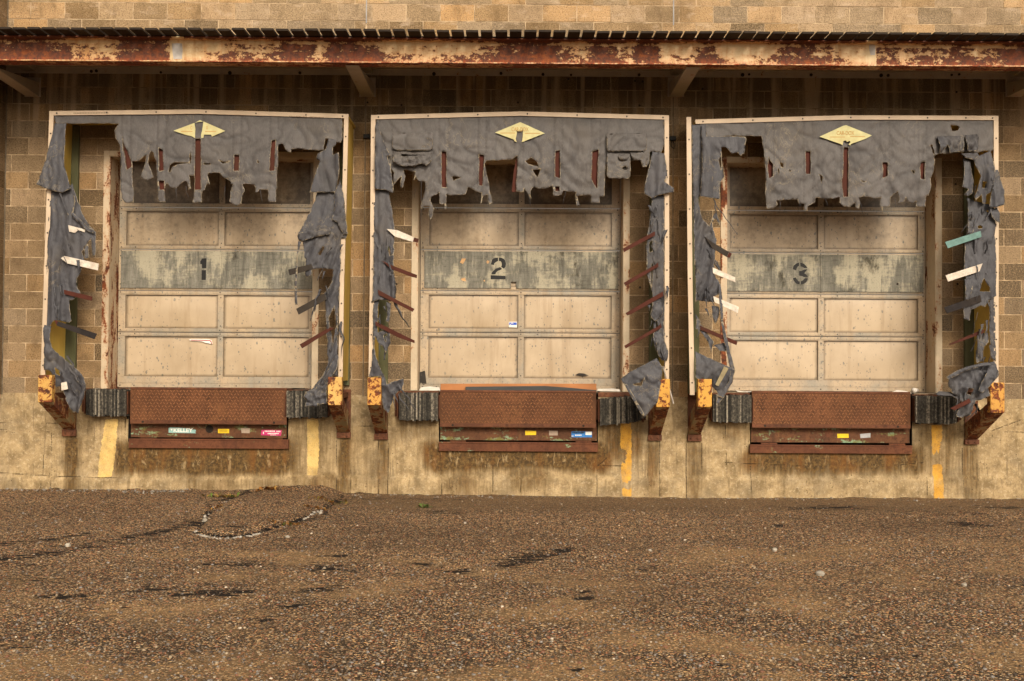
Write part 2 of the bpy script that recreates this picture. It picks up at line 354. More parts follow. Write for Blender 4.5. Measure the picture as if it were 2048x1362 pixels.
def crack(pts, w=1.0, k=1.0):
    global crk
    for (x0, y0), (x1, y1) in zip(pts, pts[1:]):
        L = math.hypot(x1 - x0, y1 - y0) + 1e-6
        t = np.clip(((px - x0) * (x1 - x0) + (py - y0) * (y1 - y0)) / L ** 2, 0, 1)
        d = np.hypot(px + wob * .12 - (x0 + t * (x1 - x0)), py + wob * .12 - (y0 + t * (y1 - y0)))
        crk = np.maximum(crk, k * np.exp(-(d / w) ** 2))
for c in ([(0, 846), (130, 846)], [(0, 860), (100, 864)], [(104, 866), (103, 975)], [(122, 872), (120, 978)], [(88, 905), (84, 975)], [(0, 946), (120, 952), (240, 956)], [(28, 906), (36, 907)],
          [(700, 800), (701, 985)], [(700, 852), (745, 852)], [(757, 882), (758, 990)], [(776, 882), (776, 990)], [(880, 904), (884, 990)], [(986, 930), (986, 985)], [(1090, 920), (1090, 990)],
          [(1195, 905), (1193, 990)], [(1297, 884), (1296, 992)], [(1320, 884), (1319, 992)], [(1403, 886), (1402, 995)], [(1372, 888), (1372, 995)], [(1450, 925), (1600, 932)], [(1500, 910), (1502, 990)],
          [(1610, 960), (1613, 993)], [(1716, 945), (1718, 995)], [(1925, 895), (1924, 995)], [(1954, 892), (1955, 998)], [(1985, 870), (1984, 990)], [(1885, 862), (2048, 864)], [(1984, 862), (2040, 840)],
          [(672, 878), (674, 985)], [(250, 790), (251, 880)], [(1040, 935), (1041, 985)], [(1850, 912), (1852, 990)], [(1840, 850), (1846, 925), (1800, 930)], [(1215, 915), (1195, 932), (1245, 932)], [(1450, 850), (1452, 930)]):
    crack(c, 1.0, .74)
Yb = -.035 * np.clip((py - 950) / 10, 0, 1) + np.array([[noise.noise(Vector((x * 2.1, z * 2.1, 9))) for x in xs[::6]] for z in zs[::6]]).repeat(6, 0).repeat(6, 1)[:NZ, :NX] * .004
hole = np.zeros((NZ - 1, NX - 1), bool)
xc = (X[:-1, :-1] + X[1:, 1:]) / 2; zc = (Z[:-1, :-1] + Z[1:, 1:]) / 2
for p in PITW: hole |= (xc > p[0]) & (xc < p[2]) & (zc > p[1])
idx = np.arange(NX * NZ).reshape(NZ, NX)
F = np.stack([idx[:-1, :-1], idx[:-1, 1:], idx[1:, 1:], idx[1:, :-1]], -1)[~hole]
def gridmesh(name, V, F, mat, parent, cols=None, loc=(0, 0, 0), smooth=True):
    me = bpy.data.meshes.new(name); o = link(bpy.data.objects.new(name, me), parent)
    me.from_pydata([], [], []); V = np.asarray(V, np.float32) - np.array(loc, np.float32); o.location = Vector(loc)
    me.vertices.add(len(V)); me.vertices.foreach_set('co', V.ravel())
    me.loops.add(F.size); me.loops.foreach_set('vertex_index', F.ravel().astype(np.int32))
    me.polygons.add(len(F)); me.polygons.foreach_set('loop_start', np.arange(0, F.size, F.shape[1], dtype=np.int32))
    me.update(calc_edges=True); me.materials.append(mat)
    if smooth: me.polygons.foreach_set('use_smooth', [True] * len(F))
    if cols is not None:
        a = me.attributes.new('tone', 'FLOAT_COLOR', 'POINT')
        a.data.foreach_set('color', np.concatenate([cols, np.ones((len(cols), 1))], 1).astype(np.float32).ravel())
    return o
M_BASE = mat_base()
V = np.stack([X, Yb - .002, Z], -1).reshape(-1, 3)
gridmesh('concrete_base', V, F, M_BASE, wall, np.stack([st, yel, crk], -1).reshape(-1, 3))
mb = MB(); mb.box(-11, -6.69, -.002, .25, -.2, ZC0 + .02); mb.box(6.88, 11.3, -.002, .25, -.2, ZC0 + .02)
mb.build('base_extension', M_BASE, wall)
M_DARK = simple('pit_black', (.022, .015, .01), .95, .5)  # near-black for pit walls, hole discs and ledger bolts
M_STEEL = rustplate('rusted_steel', (.085, .034, .018), (.16, .06, .028))
M_FLOOR = simple('dock_floor', (.22, .165, .105), .9)
mb = MB(); mbf = MB()
for p, z in zip(PITW, ZS):
    mb.box(p[0] - .02, p[2] + .02, .9, .92, p[1] - .1, z); mb.box(p[0] - .02, p[0] - .0015, .0, .9, p[1] - .1, z); mb.box(p[2] + .0015, p[2] + .02, .0, .9, p[1] - .1, z); mb.box(p[0] - .02, p[2] + .02, .003, .9, p[1] - .12, p[1] - .1)
    mb.box(p[0] - .02, p[2] + .02, .01, .9, z - .03, z - .012)
for o, z in zip(OPEN, ZS): mbf.box(o[0] - .2, o[2] + .2, .01, .6, z - .011, z - .001)
mb.build('leveller_pit', M_DARK, wall); mbf.build('dock_floor', M_FLOOR, wall)
mb = MB()                                                       # rusted steel angle along the top of the dock edge
for (a, c, y0, y1) in ((165, 257, 775, 780), (577, 660, 778, 783), (792, 878, 780, 786), (1196, 1300, 781, 790), (1420, 1500, 783, 790), (1824, 1925, 786, 794)):
    mb.hexa([P(a, y1 + 4, -.012), P(c, y1 + 4, -.012), P(c, (y0 + y1) / 2 - 1, -.012), P(a, (y0 + y1) / 2 - 1, -.012), P(a, y1 + 4, .05), P(c, y1 + 4, .05), P(c, (y0 + y1) / 2 - 1, .05), P(a, (y0 + y1) / 2 - 1, .05)])
mb.build('edge_angle', M_STEEL, wall, bevel=.003)
# steel door frames: a flange on the wall face and a deep return to the door
M_JAMB = [rusty('frame_paint_worn', (.58, .46, .31), .30, 9, (1, 1, .35)), rusty('frame_paint_rusty', (.58, .45, .30), .44, 9, (1, 1, .3)), rusty('frame_paint_sound', (.58, .46, .31), .24, 8, (1, 1, .4))]
for i, o in enumerate(OPEN):
    a = [12, 12, 12][i] / 170; z = ZS[i]
    for side, (xa, xb) in enumerate(((o[0] - a, o[0]), (o[2], o[2] + a))):
        mb = MB(); mb.box(xa, xb, -.012, -.0035, z, o[1] + .06)
        xr = xb if side == 0 else xa
        mb.box(xr + (-.004 if side == 0 else -.007), xr + (.007 if side == 0 else .004), -.0035, .36, z, o[1] - .009)
        mb.build('door_jamb', M_JAMB[1 if (i, side) in ((0, 0), (2, 0)) else (0 if side else 2)], wall, bevel=.002)
    mb = MB(); mb.box(o[0], o[2], -.010, -.0035, o[1], o[1] + .06); mb.box(o[0], o[2], -.0035, .36, o[1] - .008, o[1] + .004)
    mb.build('door_header', M_JAMB[0], wall, bevel=.002)
mb = MB()                                                       # old anchor holes and rust spots
for (x, y) in ((1137, 158), (735, 205), (803, 210), (1036, 205), (1279, 211), (1270, 162), (1285, 163), (1405, 178), (1913, 184), (1795, 568), (1915, 568), (1280, 575), (793, 568), (1911, 368), (1540, 88)):
    p = P(x, y); MB().cyl(p + Vector((0, -.004, 0)), p + Vector((0, .004, 0)), .013, 9).build('anchor_hole', M_DARK, wall)

# ------------------------------------------------------------------ the yard
gx = np.concatenate([np.array([-220, -80, -40, -20, -12, -9]), np.arange(-7.6, 7.6, .026), np.array([9, 12, 20, 40, 80, 220])])
gy = np.concatenate([np.array([-220, -80, -40, -25, -17, -13, -11]), np.arange(-9.4, -4, .036), np.arange(-4, .12, .022), np.array([3, 12, 30, 60])])
GX, GY = np.meshgrid(gx, gy)
pl = np.array([(0, 978), (250, 979), (400, 980), (520, 979), (560, 977), (600, 976), (640, 976), (670, 981), (700, 986), (860, 990), (990, 990), (1200, 994), (1400, 997), (1600, 996), (1850, 996), (2048, 999)], float)
wx = np.array([P(a, b, -.035).x for a, b in pl]); wz = np.array([P(a, b, -.035).z for a, b in pl])
GZ = np.interp(GX, wx, wz); base_l = np.interp(GX, wx[[0, 2, 9, 15]], wz[[0, 2, 9, 15]])
fade = np.clip(1 + GY / .55, 0, 1) ** 2
GZ = (base_l * np.clip(1 + GY / 5, 0, 1) + (GZ - base_l) * fade)
q = np.array([[noise.noise(Vector((x * .55, y * .8, 0))) * .5 + noise.noise(Vector((x * 1.7, y * 2.5, 4))) * .2 for x in gx] for y in gy])
GZ += q * .03 * np.clip(-GY / 1.0, 0, 1)
GZ += np.array([[max(0, noise.noise(Vector((x * 3.1, 0, 8))) + .5 * noise.noise(Vector((x * 11, y * 9, 8)))) for x in gx] for y in gy]) * .035 * np.clip(1 + GY / .16, 0, 1)
gpx, gpy = proj(np.stack([GX.ravel(), GY.ravel(), GZ.ravel()], 1)); gpx = gpx.reshape(GX.shape); gpy = gpy.reshape(GX.shape)
ok = (GY > -11.5)
gn = np.array([[noise.fractal(Vector((x * .9, y * 1.4, 2)), .8, 2.1, 5) for x in gx] for y in gy])
def ell(cx, cy, rx, ry, rot=0):
    c, s = math.cos(rot), math.sin(rot); u = (gpx - cx) * c + (gpy - cy) * s; v = -(gpx - cx) * s + (gpy - cy) * c
    return np.exp(-((u / rx) ** 2 + (v / ry) ** 2))
dk = np.zeros_like(GX)
for e in ((425, 1187, 75, 6, 0), (125, 1193, 42, 4, 0), (480, 1129, 80, 3.5, .02), (660, 1137, 50, 5, .03), (925, 1144, 28, 4, -.1), (1060, 1118, 55, 9, -.12), (300, 1180, 60, 3, -.05), (1025, 1130, 30, 6, 0), (1170, 1183, 16, 2, 0), (1168, 1197, 20, 2.5, 0), (1155, 1340, 14, 3, 0), (250, 1216, 8, 2, 0),
          (640, 1178, 60, 4, -.1), (600, 1210, 40, 4, -.2), (530, 1240, 25, 4, -.3), (680, 1112, 30, 3, .05), (850, 1130, 40, 3, .1), (1650, 1015, 90, 3, 0), (1950, 1050, 60, 3, .1), (1560, 1052, 20, 2, 0), (1290, 1140, 30, 2.5, 0), (1830, 1310, 10, 2, 0), (1440, 1330, 10, 2, 0), (1480, 1240, 8, 2, 0), (820, 1300, 8, 3, -.5), (770, 1270, 8, 2, 0), (1700, 1355, 14, 2, 0)):
    dk = np.maximum(dk, .56 * ell(e[0], e[1], e[2] * 1.25, e[3] * 2.0, e[4]))
for e in ((210, 1085, 210, 16, -.15), (100, 1105, 120, 14, -.1), (400, 1040, 40, 9, -.4), (60, 1160, 90, 10, 0), (900, 1025, 90, 6, 0), (1900, 1028, 150, 6, 0), (40, 1290, 50, 20, 0), (1100, 1105, 140, 14, -.05), (480, 1060, 90, 5, 0), (600, 1045, 50, 5, -.3)):
    dk = np.maximum(dk, .38 * ell(*e))
def gl(pts, w, k):
    global dk
    for (x0, y0), (x1, y1) in zip(pts, pts[1:]):
        y0, y1 = y0 * 2, y1 * 2; L2 = (x1 - x0) ** 2 + (y1 - y0) ** 2; t = np.clip(((gpx - x0) * (x1 - x0) + (gpy * 2 - y0) * (y1 - y0)) / L2, 0, 1)
        d = np.hypot(gpx + gn * 14 - x0 - t * (x1 - x0), gpy * 2 + gn * 14 - y0 - t * (y1 - y0)); dk = np.maximum(dk, k * np.exp(-(d / w) ** 2))
for pts, w, k in (([(0, 1116), (120, 1100), (220, 1082), (330, 1062), (405, 1040)], 16, .52), ([(0, 1086), (90, 1076), (170, 1068)], 9, .48), ([(0, 1140), (60, 1128)], 14, .45), ([(405, 1040), (430, 1005), (500, 985)], 9, .5), ([(345, 1190), (500, 1184)], 12, .58), ([(80, 1196), (170, 1190)], 10, .56), ([(410, 1130), (575, 1130)], 6, .5), ([(615, 1136), (705, 1140)], 9, .52), ([(895, 1146), (950, 1140)], 9, .56), ([(1000, 1130), (1060, 1118), (1130, 1098)], 16, .5), ([(530, 1070), (620, 1040), (690, 1000)], 7, .5), ([(700, 995), (1000, 1000)], 6, .4), ([(1900, 1010), (2048, 1018)], 8, .5)): gl(pts, w, k)
dust = np.clip(.42 + gn * .62 + .25 * ell(250, 1330, 340, 60) + .25 * ell(1200, 1345, 700, 25) + .22 * ell(130, 1165, 160, 18) + .22 * ell(480, 1155, 180, 14) + .18 * ell(860, 1120, 160, 20) + .15 * ell(1750, 1180, 300, 30), 0, 1) * np.clip((gpy - 1010) / 90, .25, 1)
sand = np.clip(1 - (gpy - 1006) / 34, 0, 1) * np.clip((gpx - 560) / 240, .25, 1) * ok
# the raised round patch in front of the left door
patch = [(392, 1064), (420, 1028), (440, 1012), (480, 996), (540, 986), (640, 980), (690, 990), (672, 1006), (640, 1022), (600, 1040), (560, 1050), (520, 1063), (470, 1070), (430, 1070)]
pw = [G(a, b, .02) for a, b in patch]
def inpoly(x, y, pts):
    r = np.zeros(np.shape(x), bool); n = len(pts)
    for i in range(n):
        (x0, y0), (x1, y1) = pts[i], pts[(i + 1) % n]
        if y0 == y1: continue
        r ^= ((y0 > y) != (y1 > y)) & (x < (x1 - x0) * (y - y0) / (y1 - y0) + x0)
    return r
pd = np.full(GX.shape, 1e9); pwp = [(p.x, p.y) for p in pw]
for (x0, y0), (x1, y1) in zip(pwp, pwp[1:] + pwp[:1]):
    L2 = (x1 - x0) ** 2 + (y1 - y0) ** 2; t = np.clip(((GX - x0) * (x1 - x0) + (GY - y0) * (y1 - y0)) / L2, 0, 1)
    pd = np.minimum(pd, np.hypot(GX - x0 - t * (x1 - x0), GY - y0 - t * (y1 - y0)))
ins = inpoly(GX, GY, pwp)
GZ += np.where(ins, np.clip(pd / .12, 0, 1) * .035, -.01 * np.exp(-(pd / .05) ** 2))
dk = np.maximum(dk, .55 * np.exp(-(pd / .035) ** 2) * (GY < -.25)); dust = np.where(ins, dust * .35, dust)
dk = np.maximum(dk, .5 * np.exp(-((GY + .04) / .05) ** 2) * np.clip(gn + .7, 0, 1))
idx = np.arange(GX.size).reshape(GX.shape)
F = np.stack([idx[:-1, :-1], idx[:-1, 1:], idx[1:, 1:], idx[1:, :-1]], -1).reshape(-1, 4)
M_GROUND = mat_ground()
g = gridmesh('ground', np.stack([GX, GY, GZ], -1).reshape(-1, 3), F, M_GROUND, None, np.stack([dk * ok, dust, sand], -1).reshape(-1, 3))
tag(g, 'worn brown asphalt yard with exposed pebbles, dust and dark cracks', None, kind='structure')
def gz(x, y):
    i = min(len(gy) - 1, max(0, np.searchsorted(gy, y))); j = min(len(gx) - 1, max(0, np.searchsorted(gx, x))); return GZ[i, j]
def GP(a, b):
    p = G(a, b, 0); p = G(a, b, gz(p.x, p.y)); p.z = gz(p.x, p.y); return p
OCT = [(1, 0, 0), (-1, 0, 0), (0, 1, 0), (0, -1, 0), (0, 0, 1), (0, 0, -1)]
def pebble(V, Fs, C, x, y, z, r, col):
    b = len(V); a = random.random() * 6.3
    ring = 6; sx, sy, sz = r * random.uniform(.8, 1.3), r * random.uniform(.7, 1.1), r * random.uniform(.5, .8)
    pts = []
    for k, (zz, rr) in enumerate(((-.6, .8), (.25, 1.0), (.8, .55))):
        for i in range(ring):
            t = 2 * math.pi * (i + .5 * (k % 2)) / ring; j = random.uniform(.8, 1.15)
            u, v = math.cos(t) * sx * rr * j, math.sin(t) * sy * rr * j
            pts.append((x + u * math.cos(a) - v * math.sin(a), y + u * math.sin(a) + v * math.cos(a), z + zz * sz))
    V += pts + [(x, y, z + sz)]; C += [col] * (len(pts) + 1)
    for k in range(2):
        for i in range(ring): 
            p, q2 = b + k * ring + i, b + k * ring + (i + 1) % ring
            Fs += [(p, q2, q2 + ring), (p, q2 + ring, p + ring)]
    for i in range(ring): Fs.append((b + 2 * ring + i, b + 2 * ring + (i + 1) % ring, b + 3 * ring))
def mat_peb(name):
    m = Mat(name, .85, 0, .3); c = m.attr('tone'); n = m.noise(160, 4, .6)
    return m.fin(m.mix(m.mul(m.th(n, .45, .7), .45), c, (.10, .07, .045)), None, n, .4, .003)
M_PEB = mat_peb('pebble')
V, Fs, C = [], [], []
PC = [(.10, .072, .05), (.17, .14, .115), (.25, .16, .09), (.21, .095, .055), (.34, .26, .17), (.24, .215, .19), (.06, .045, .035), (.62, .51, .38)]
for i in range(9500):
    a = random.uniform(-20, 2068); b = random.uniform(1000, 1375); p = GP(a, b)
    if p.y > -.1: continue
    r = random.choice((.005, .006, .0065, .007, .008, .011)) * random.uniform(.8, 1.25)
    pebble(V, Fs, C, p.x, p.y, p.z + r * .15, r, random.choice(PC[:7]) if random.random() < .985 else PC[7])
for pts, n, s in (([(388, 1062), (400, 1068), (425, 1069), (460, 1069), (500, 1066), (520, 1061)], 110, .9), ([(608, 1034), (618, 1026), (628, 1020), (642, 1014)], 36, 1.1), ([(410, 1043), (414, 1033), (420, 1020), (428, 1012), (440, 1004)], 16, 1.1), ([(0, 980), (250, 981), (380, 981)], 30, .9), ([(700, 989), (1000, 993), (1400, 998), (1700, 998)], 260, .7), ([(1700, 998), (2048, 1000)], 30, .8), ([(0, 979), (380, 981)], 120, .8), ([(240, 982), (385, 982)], 30, 1.1)):
    for k in range(n):
        t = random.random() * (len(pts) - 1); i = int(t); u = t - i
        a = pts[i][0] * (1 - u) + pts[i + 1][0] * u + random.gauss(0, 2.5); b = pts[i][1] * (1 - u) + pts[i + 1][1] * u + random.gauss(0, 1.3)
        p = GP(a, b); p.y = min(p.y, -.06); p.z = gz(p.x, p.y); r = random.choice((.006, .007, .009, .012, .016)) * random.uniform(.8, 1.2) * s; w = random.uniform(.22, .50) if b > 1000 else random.uniform(.14, .34)
        pebble(V, Fs, C, p.x, p.y, p.z + r * .3, r, (w, w * .88, w * .72))
o = gridmesh('gravel', np.array(V), np.array(Fs), M_PEB, None, np.array(C), smooth=True)
tag(o, 'loose gravel scattered over the asphalt and round the raised patch', 'gravel', kind='stuff')
for (a, b, r, w, lab) in ((1549, 1102, .045, .62, 'largest pale stone lying alone on the right half of the asphalt'), (1640, 1151, .05, .42, 'flat tan stone lying below and right of the largest pale stone'), (1928, 1172, .03, .5, 'small pale stone lying on the asphalt near the right edge'), (136, 1092, .04, .58, 'pale stone on the dark cracked asphalt at the far left'), (641, 1028, .035, .6, 'round white stone just right of the raised asphalt patch'), (1300, 1102, .022, .6, 'small white stone on the asphalt left of the largest pale stone'), (410, 1043, .04, .45, 'pale stone at the left rim of the raised asphalt patch'), (930, 1047, .025, .6, 'small white stone on the asphalt below the middle dock leveller'), (575, 1075, .03, .5, 'pale stone lying just below the raised asphalt patch')):
    r *= .8; w *= .72; V, Fs, C = [], [], []; p = GP(a, b); pebble(V, Fs, C, p.x, p.y, p.z + r * .3, r, (w, w * .88, w * .7))
    o = gridmesh('stone', np.array(V), np.array(Fs), M_PEB, None, np.array(C), loc=tuple(p), smooth=False); m_ = o.modifiers.new('b', 'BEVEL'); m_.width = r * .15; m_.segments = 2; m_.limit_method = 'NONE'
    tag(o, lab, 'stone', 'stones lying on the asphalt')
# weeds and dead leaves
def tuft(a, b, n, h, cols, lab, spread=.07):
    p = GP(a, b); p.y = min(p.y, -.07); p.z = gz(p.x, p.y); V, Fs, C = [], [], []
    for i in range(n):
        x, y = p.x + random.gauss(0, spread), p.y + random.gauss(0, spread * .35); y = min(y, -.05); z = gz(x, y) - .003
        t = random.random() * 6.3; l = h * random.uniform(.4, 1.1); w = l * random.uniform(.12, .3); c = random.choice(cols)
        d = Vector((math.cos(t), math.sin(t), 0)); s = Vector((-d.y, d.x, 0)); up = random.uniform(.3, 1.2)
        b0 = len(V); q = Vector((x, y, z))
        V += [tuple(q), tuple(q + d * l * .5 + s * w + Vector((0, 0, l * up * .6))), tuple(q + d * l + Vector((0, 0, l * up * .7))), tuple(q + d * l * .5 - s * w + Vector((0, 0, l * up * .6)))]
        C += [c] * 4; Fs.append((b0, b0 + 1, b0 + 2, b0 + 3))
    o = gridmesh('weed_tuft', np.array(V), np.array(Fs), M_LEAF, None, np.array(C), loc=tuple(p)); tag(o, lab, 'weed', 'weeds in the asphalt cracks')
M_LEAF = (lambda m: m.fin(m.attr('tone')))(Mat('leaf', .7))
DRY = [(.30, .12, .02), (.22, .10, .03), (.36, .2, .05), (.12, .07, .03)]; GRN = [(.10, .14, .02), (.16, .14, .03), (.2, .13, .03)]
tuft(534, 982, 60, .07, DRY, 'tallest heap of rusty dead weeds against the wall behind the raised patch', .09)
tuft(446, 992, 60, .06, GRN + DRY[1:3], 'olive weeds at the upper left rim of the raised patch', .09)
tuft(660, 997, 60, .055, GRN + DRY, 'dry brown weeds at the upper right rim of the raised patch', .13)
tuft(578, 1045, 70, .05, DRY[:3] + GRN[:1], 'orange dead leaves along the lower right rim of the raised patch', .11)
tuft(638, 1012, 50, .05, DRY[:3], 'orange leaves beside the white stones at the right rim of the patch', .07)
tuft(848, 1015, 22, .06, [(.07, .12, .02), (.10, .15, .03)], 'lone bright green weed on the asphalt left of the middle leveller', .025)
tuft(428, 1017, 30, .04, DRY, 'rusty leaves among the stones at the left rim of the patch', .05)
# ------------------------------------------------------------------ canopy
M_DECK = simple('dark_deck_boards', (.028, .019, .012), .85, .4, 9, g=.2)
M_SLOT = simple('deck_rib_steel', (.20, .14, .085), .7, .4, 9)
M_CGREY = rusty('grey_painted_steel', (.46, .38, .31), .14, 10)
YB0, YB1, YD = -1.34, -1.16, -1.56
zb1 = PZ(76.5, YB0); zb0 = PZ(127, YB0); zw = PZ(138, -.02)
can = thing('canopy', (0, 0, zb0), 'rusty steel canopy with a ribbed deck over the three dock doors', 'canopy')
def zdk(y): return zb1 + .004 + (zw - zb1) * (y - YB0) / (0 - YB0)
mb = MB(); x = -9.6; pitch = .1524; ph0 = P(512 + 40 / 4, 68, YD).x % pitch
k = math.floor((-9.6 - ph0) / pitch)
while True:
    x = ph0 + k * pitch; k += 1
    if x > 9.6: break
    yb = YD + random.uniform(-.014, .014); ya = -.03; x0, x1 = x + random.uniform(-.002, .002), x + .126 + random.uniform(-.003, .003); dz = random.uniform(0, .004)
    fr = [(x0, yb, zdk(yb) + dz), (x1, yb, zdk(yb) + dz), (x1, yb, zdk(yb) + .022 + dz), (x0, yb, zdk(yb) + .022 + dz)]
    mb.hexa(fr + [(p[0], ya, p[2] + zdk(ya) - zdk(yb)) for p in fr])
mb.build('deck', [M_DECK], can)
mb = MB(); mb.hexa([(x_, -1.27, zdk(-1.27) + .028 + e_) for x_, e_ in ((-9.6, 0), (9.6, 0), (9.6, .006), (-9.6, .006))] + [(x_, -.003, zdk(0) + .028 + e_) for x_, e_ in ((-9.6, 0), (9.6, 0), (9.6, .006), (-9.6, .006))]); mb.build('sun_block_sheet', M_DECK, can)  # unseen sheet added over the deck to stop sun leaking through its gaps
# fascia beam: an I section; rust follows the real one along its length
def mat_beam():
    m = Mat('fascia_paint', .5, 0, .35)
    a = m.attr('tone', 'Fac')
    n = m.noise(13, 8, .62, (.8, 1, 1.2), .3); n2 = m.noise(5, 6, .6, (.5, 1, 1.5), loc=(2, 2, 2)); n3 = m.noise(55, 4, .6)
    n4 = m.noise(30, 6, .7, (.7, 1, 1.3), loc=(3, 8, 8)); f = m.add(m.add(m.mul(n, .40), m.mul(n2, .24)), m.add(m.mul(n3, .16), m.mul(n4, .28))); f = m.add(f, m.add(m.mul(m.sub(a, .5), .62), -.018))
    dr = m.noise(20, 4, .6, (1, 1, .12), loc=(6, 6, 6))
    paint = m.mix(m.th(m.noise(2.5, 5), .35, .65), (.55, .40, .21), (.66, .51, .29))
    paint = m.mix(m.mul(m.th(dr, .5, .68), .55), paint, (.45, .20, .05))
    halo = m.th(f, .40, .57); core = m.th(f, .535, .56); deep = m.th(f, .62, .74)
    c = m.mix(m.mul(halo, .75), paint, (.46, .19, .04))
    rd = m.mix(m.th(m.noise(24, 5, .6), .4, .62), (.075, .032, .022), (.15, .048, .022))
    c = m.mix(core, c, rd)
    redr = m.mix(m.th(m.noise(14, 5, .6, (1, 1, .3), loc=(3, 9, 9)), .38, .6), (.12, .022, .010), (.32, .09, .02))
    c = m.mix(m.mul(deep, .85), c, redr)
    z = m.sep(2); lip = m.mul(m.sub(1, m.th(z, zb0 + .03, zb0 + .075)), m.th(m.noise(60, 3, .5, (1, 1, .1)), .42, .6))
    c = m.mix(m.mul(lip, .7), c, (.34, .07, .02))
    return m.fin(c, m.mix(core, (.5,) * 3, (.85,) * 3), m.sub(m.mul(n3, .5), m.mul(core, .5)), .5, .004)
ks = [(-500, .52), (0, .66), (130, .66), (150, .50), (190, .47), (225, .50), (245, .64), (320, .66), (345, .44), (400, .42), (440, .48), (470, .58), (490, .50), (540, .44), (575, .62), (625, .60), (640, .50), (665, .62), (745, .66), (770, .47), (850, .42), (880, .46), (950, .50), (1000, .58), (1050, .70), (1085, .70), (1120, .56), (1160, .48), (1200, .64), (1240, .56), (1260, .48), (1280, .62), (1312, .62), (1330, .46), (1390, .44), (1405, .58), (1425, .58), (1440, .46), (1500, .40), (1535, .45), (1575, .58), (1620, .62), (1640, .54), (1680, .42), (1725, .40), (1755, .56), (1790, .54), (1810, .48), (1860, .58), (1880, .54), (1905, .58), (1935, .58), (1955, .48), (2000, .50), (2010, .66), (2048, .66), (2500, .5)]
bx = np.arange(-9.6, 9.6, .02); prof = []
def ring():
    t = .012
    return [(YB0, zb0), (YB0, zb0 + t), (-1.25 - .005, zb0 + t + .001), (-1.25 - .005, zb1 - t - .001), (YB0, zb1 - t), (YB0, zb1), (YB1, zb1), (YB1, zb1 - t), (-1.245, zb1 - t), (-1.245, zb0 + t), (YB1, zb0 + t), (YB1, zb0)]
rg = ring(); web = np.linspace(zb0 + .014, zb1 - .014, 16)
rg2 = rg[:2] + [(-1.255, z) for z in web] + rg[4:]; n = len(rg2)
V = np.array([[(x, y, z) for (y, z) in rg2] for x in bx]).reshape(-1, 3)
i0 = np.arange(len(bx) - 1)[:, None] * n; j = np.arange(n)[None, :]; j2 = (j + 1) % n
F = np.stack([i0 + j, i0 + j2, i0 + j2 + n, i0 + j + n], -1).reshape(-1, 4)
bpx, _ = proj(V); tn = np.interp(bpx, [k_[0] for k_ in ks], [k_[1] for k_ in ks])
zz = (V[:, 2] - zb0) / (zb1 - zb0)
tn = tn + np.where(zz < .5, .05 * (np.abs(zz - .28) < .2), 0) - .10 * ((zz > .78) & (zz < .93)) - .03 * (np.abs(zz - .5) < .05)
tn = np.where((V[:, 1] < -1.26) & (zz > .9), .68, tn); tn = np.where((V[:, 1] < -1.26) & (zz < .1), .46 + .1 * (zz < .02), tn)
for (a, b) in ((342, 366), (1733, 1752)): tn = np.where((bpx > a) & (bpx < b), .2, tn)
o = gridmesh('fascia_beam', V, F, mat_beam(), can, np.repeat(tn[:, None], 3, 1), loc=(0, 0, 0)); o.location = (0, 0, -zb0); 
for p in o.data.polygons: p.use_smooth = False
mb = MB()                                                        # bare grey primer patches on the web
PRIM = simple('grey_primer', (.46, .43, .40), .6, .3, 12)
for (a, b, c, d) in ((344, 87, 364, 118), (1738, 90, 1750, 110)):
    mb = MB(); pts = [P(a, b, -1.2575), P((a + c) / 2, b - 1, -1.2575), P(c, b, -1.2575), P(c + 1, (b + d) / 2, -1.2575), P(c, d, -1.2575), P(a + 3, d, -1.2575), P(a + 1, (b + d) / 2, -1.2575)]; mb.prism(pts, .002); mb.build('primer_patch', PRIM, can)
mb = MB(); mb.box(-9.6, 9.6, -.012, -.003, PZ(152.5), PZ(138)); mb.box(-9.6, 9.6, -.08, -.012, PZ(138) - .01, PZ(138) - .002); mb.build('ledger', M_CGREY, can)
mb = MB()
for (x, y) in ((183, 143), (193, 142), (322, 145), (460, 146), (600, 146), (868, 148), (1002, 147), (1086, 149), (1142, 150), (1278, 150), (1485, 150), (1498, 149), (1622, 150), (1762, 151), (1776, 151), (1903, 150), (1918, 149)):
    p = P(x, y, -.012); MB().cyl(p + Vector((0, -.012, 0)), p, random.choice((.014, .018, .022)), 8).build('ledger_bolt', M_DARK, can)
for (xw, hw) in ((66, 13), (735, 13), (1351.5, 13), (2027, 13)):
    X0 = PX(xw, 0, 188); w = hw / 170; zl = PZ(189, 0, xw); mb = MB()
    y0, z0, y1, z1 = -1.27, zb0 - .002, -.003, zl + .02; th = .15
    mb.hexa([(X0 - w, y0, z0 - .008), (X0 + w, y0, z0 - .008), (X0 + w, y0 + .16, z0 - .002), (X0 - w, y0 + .16, z0 - .002), (X0 - w, y1, z1 - .05), (X0 + w, y1, z1 - .05), (X0 + w, y1, z1 + .12), (X0 - w, y1, z1 + .12)])
    mb.build('strut', M_CGREY, can, bevel=.006)
    mb = MB(); mb.box(X0 - w, X0 + w, -1.155, -.09, PZ(152), PZ(152) + .10); mb.build('outrigger', M_CGREY, can, bevel=.005)
    mb = MB(); mb.box(X0 - w - .02, X0 + w + .02, -.008, -.0028, zl - .03, zl + .2); mb.build('strut_plate', M_CGREY, can, bevel=.002)

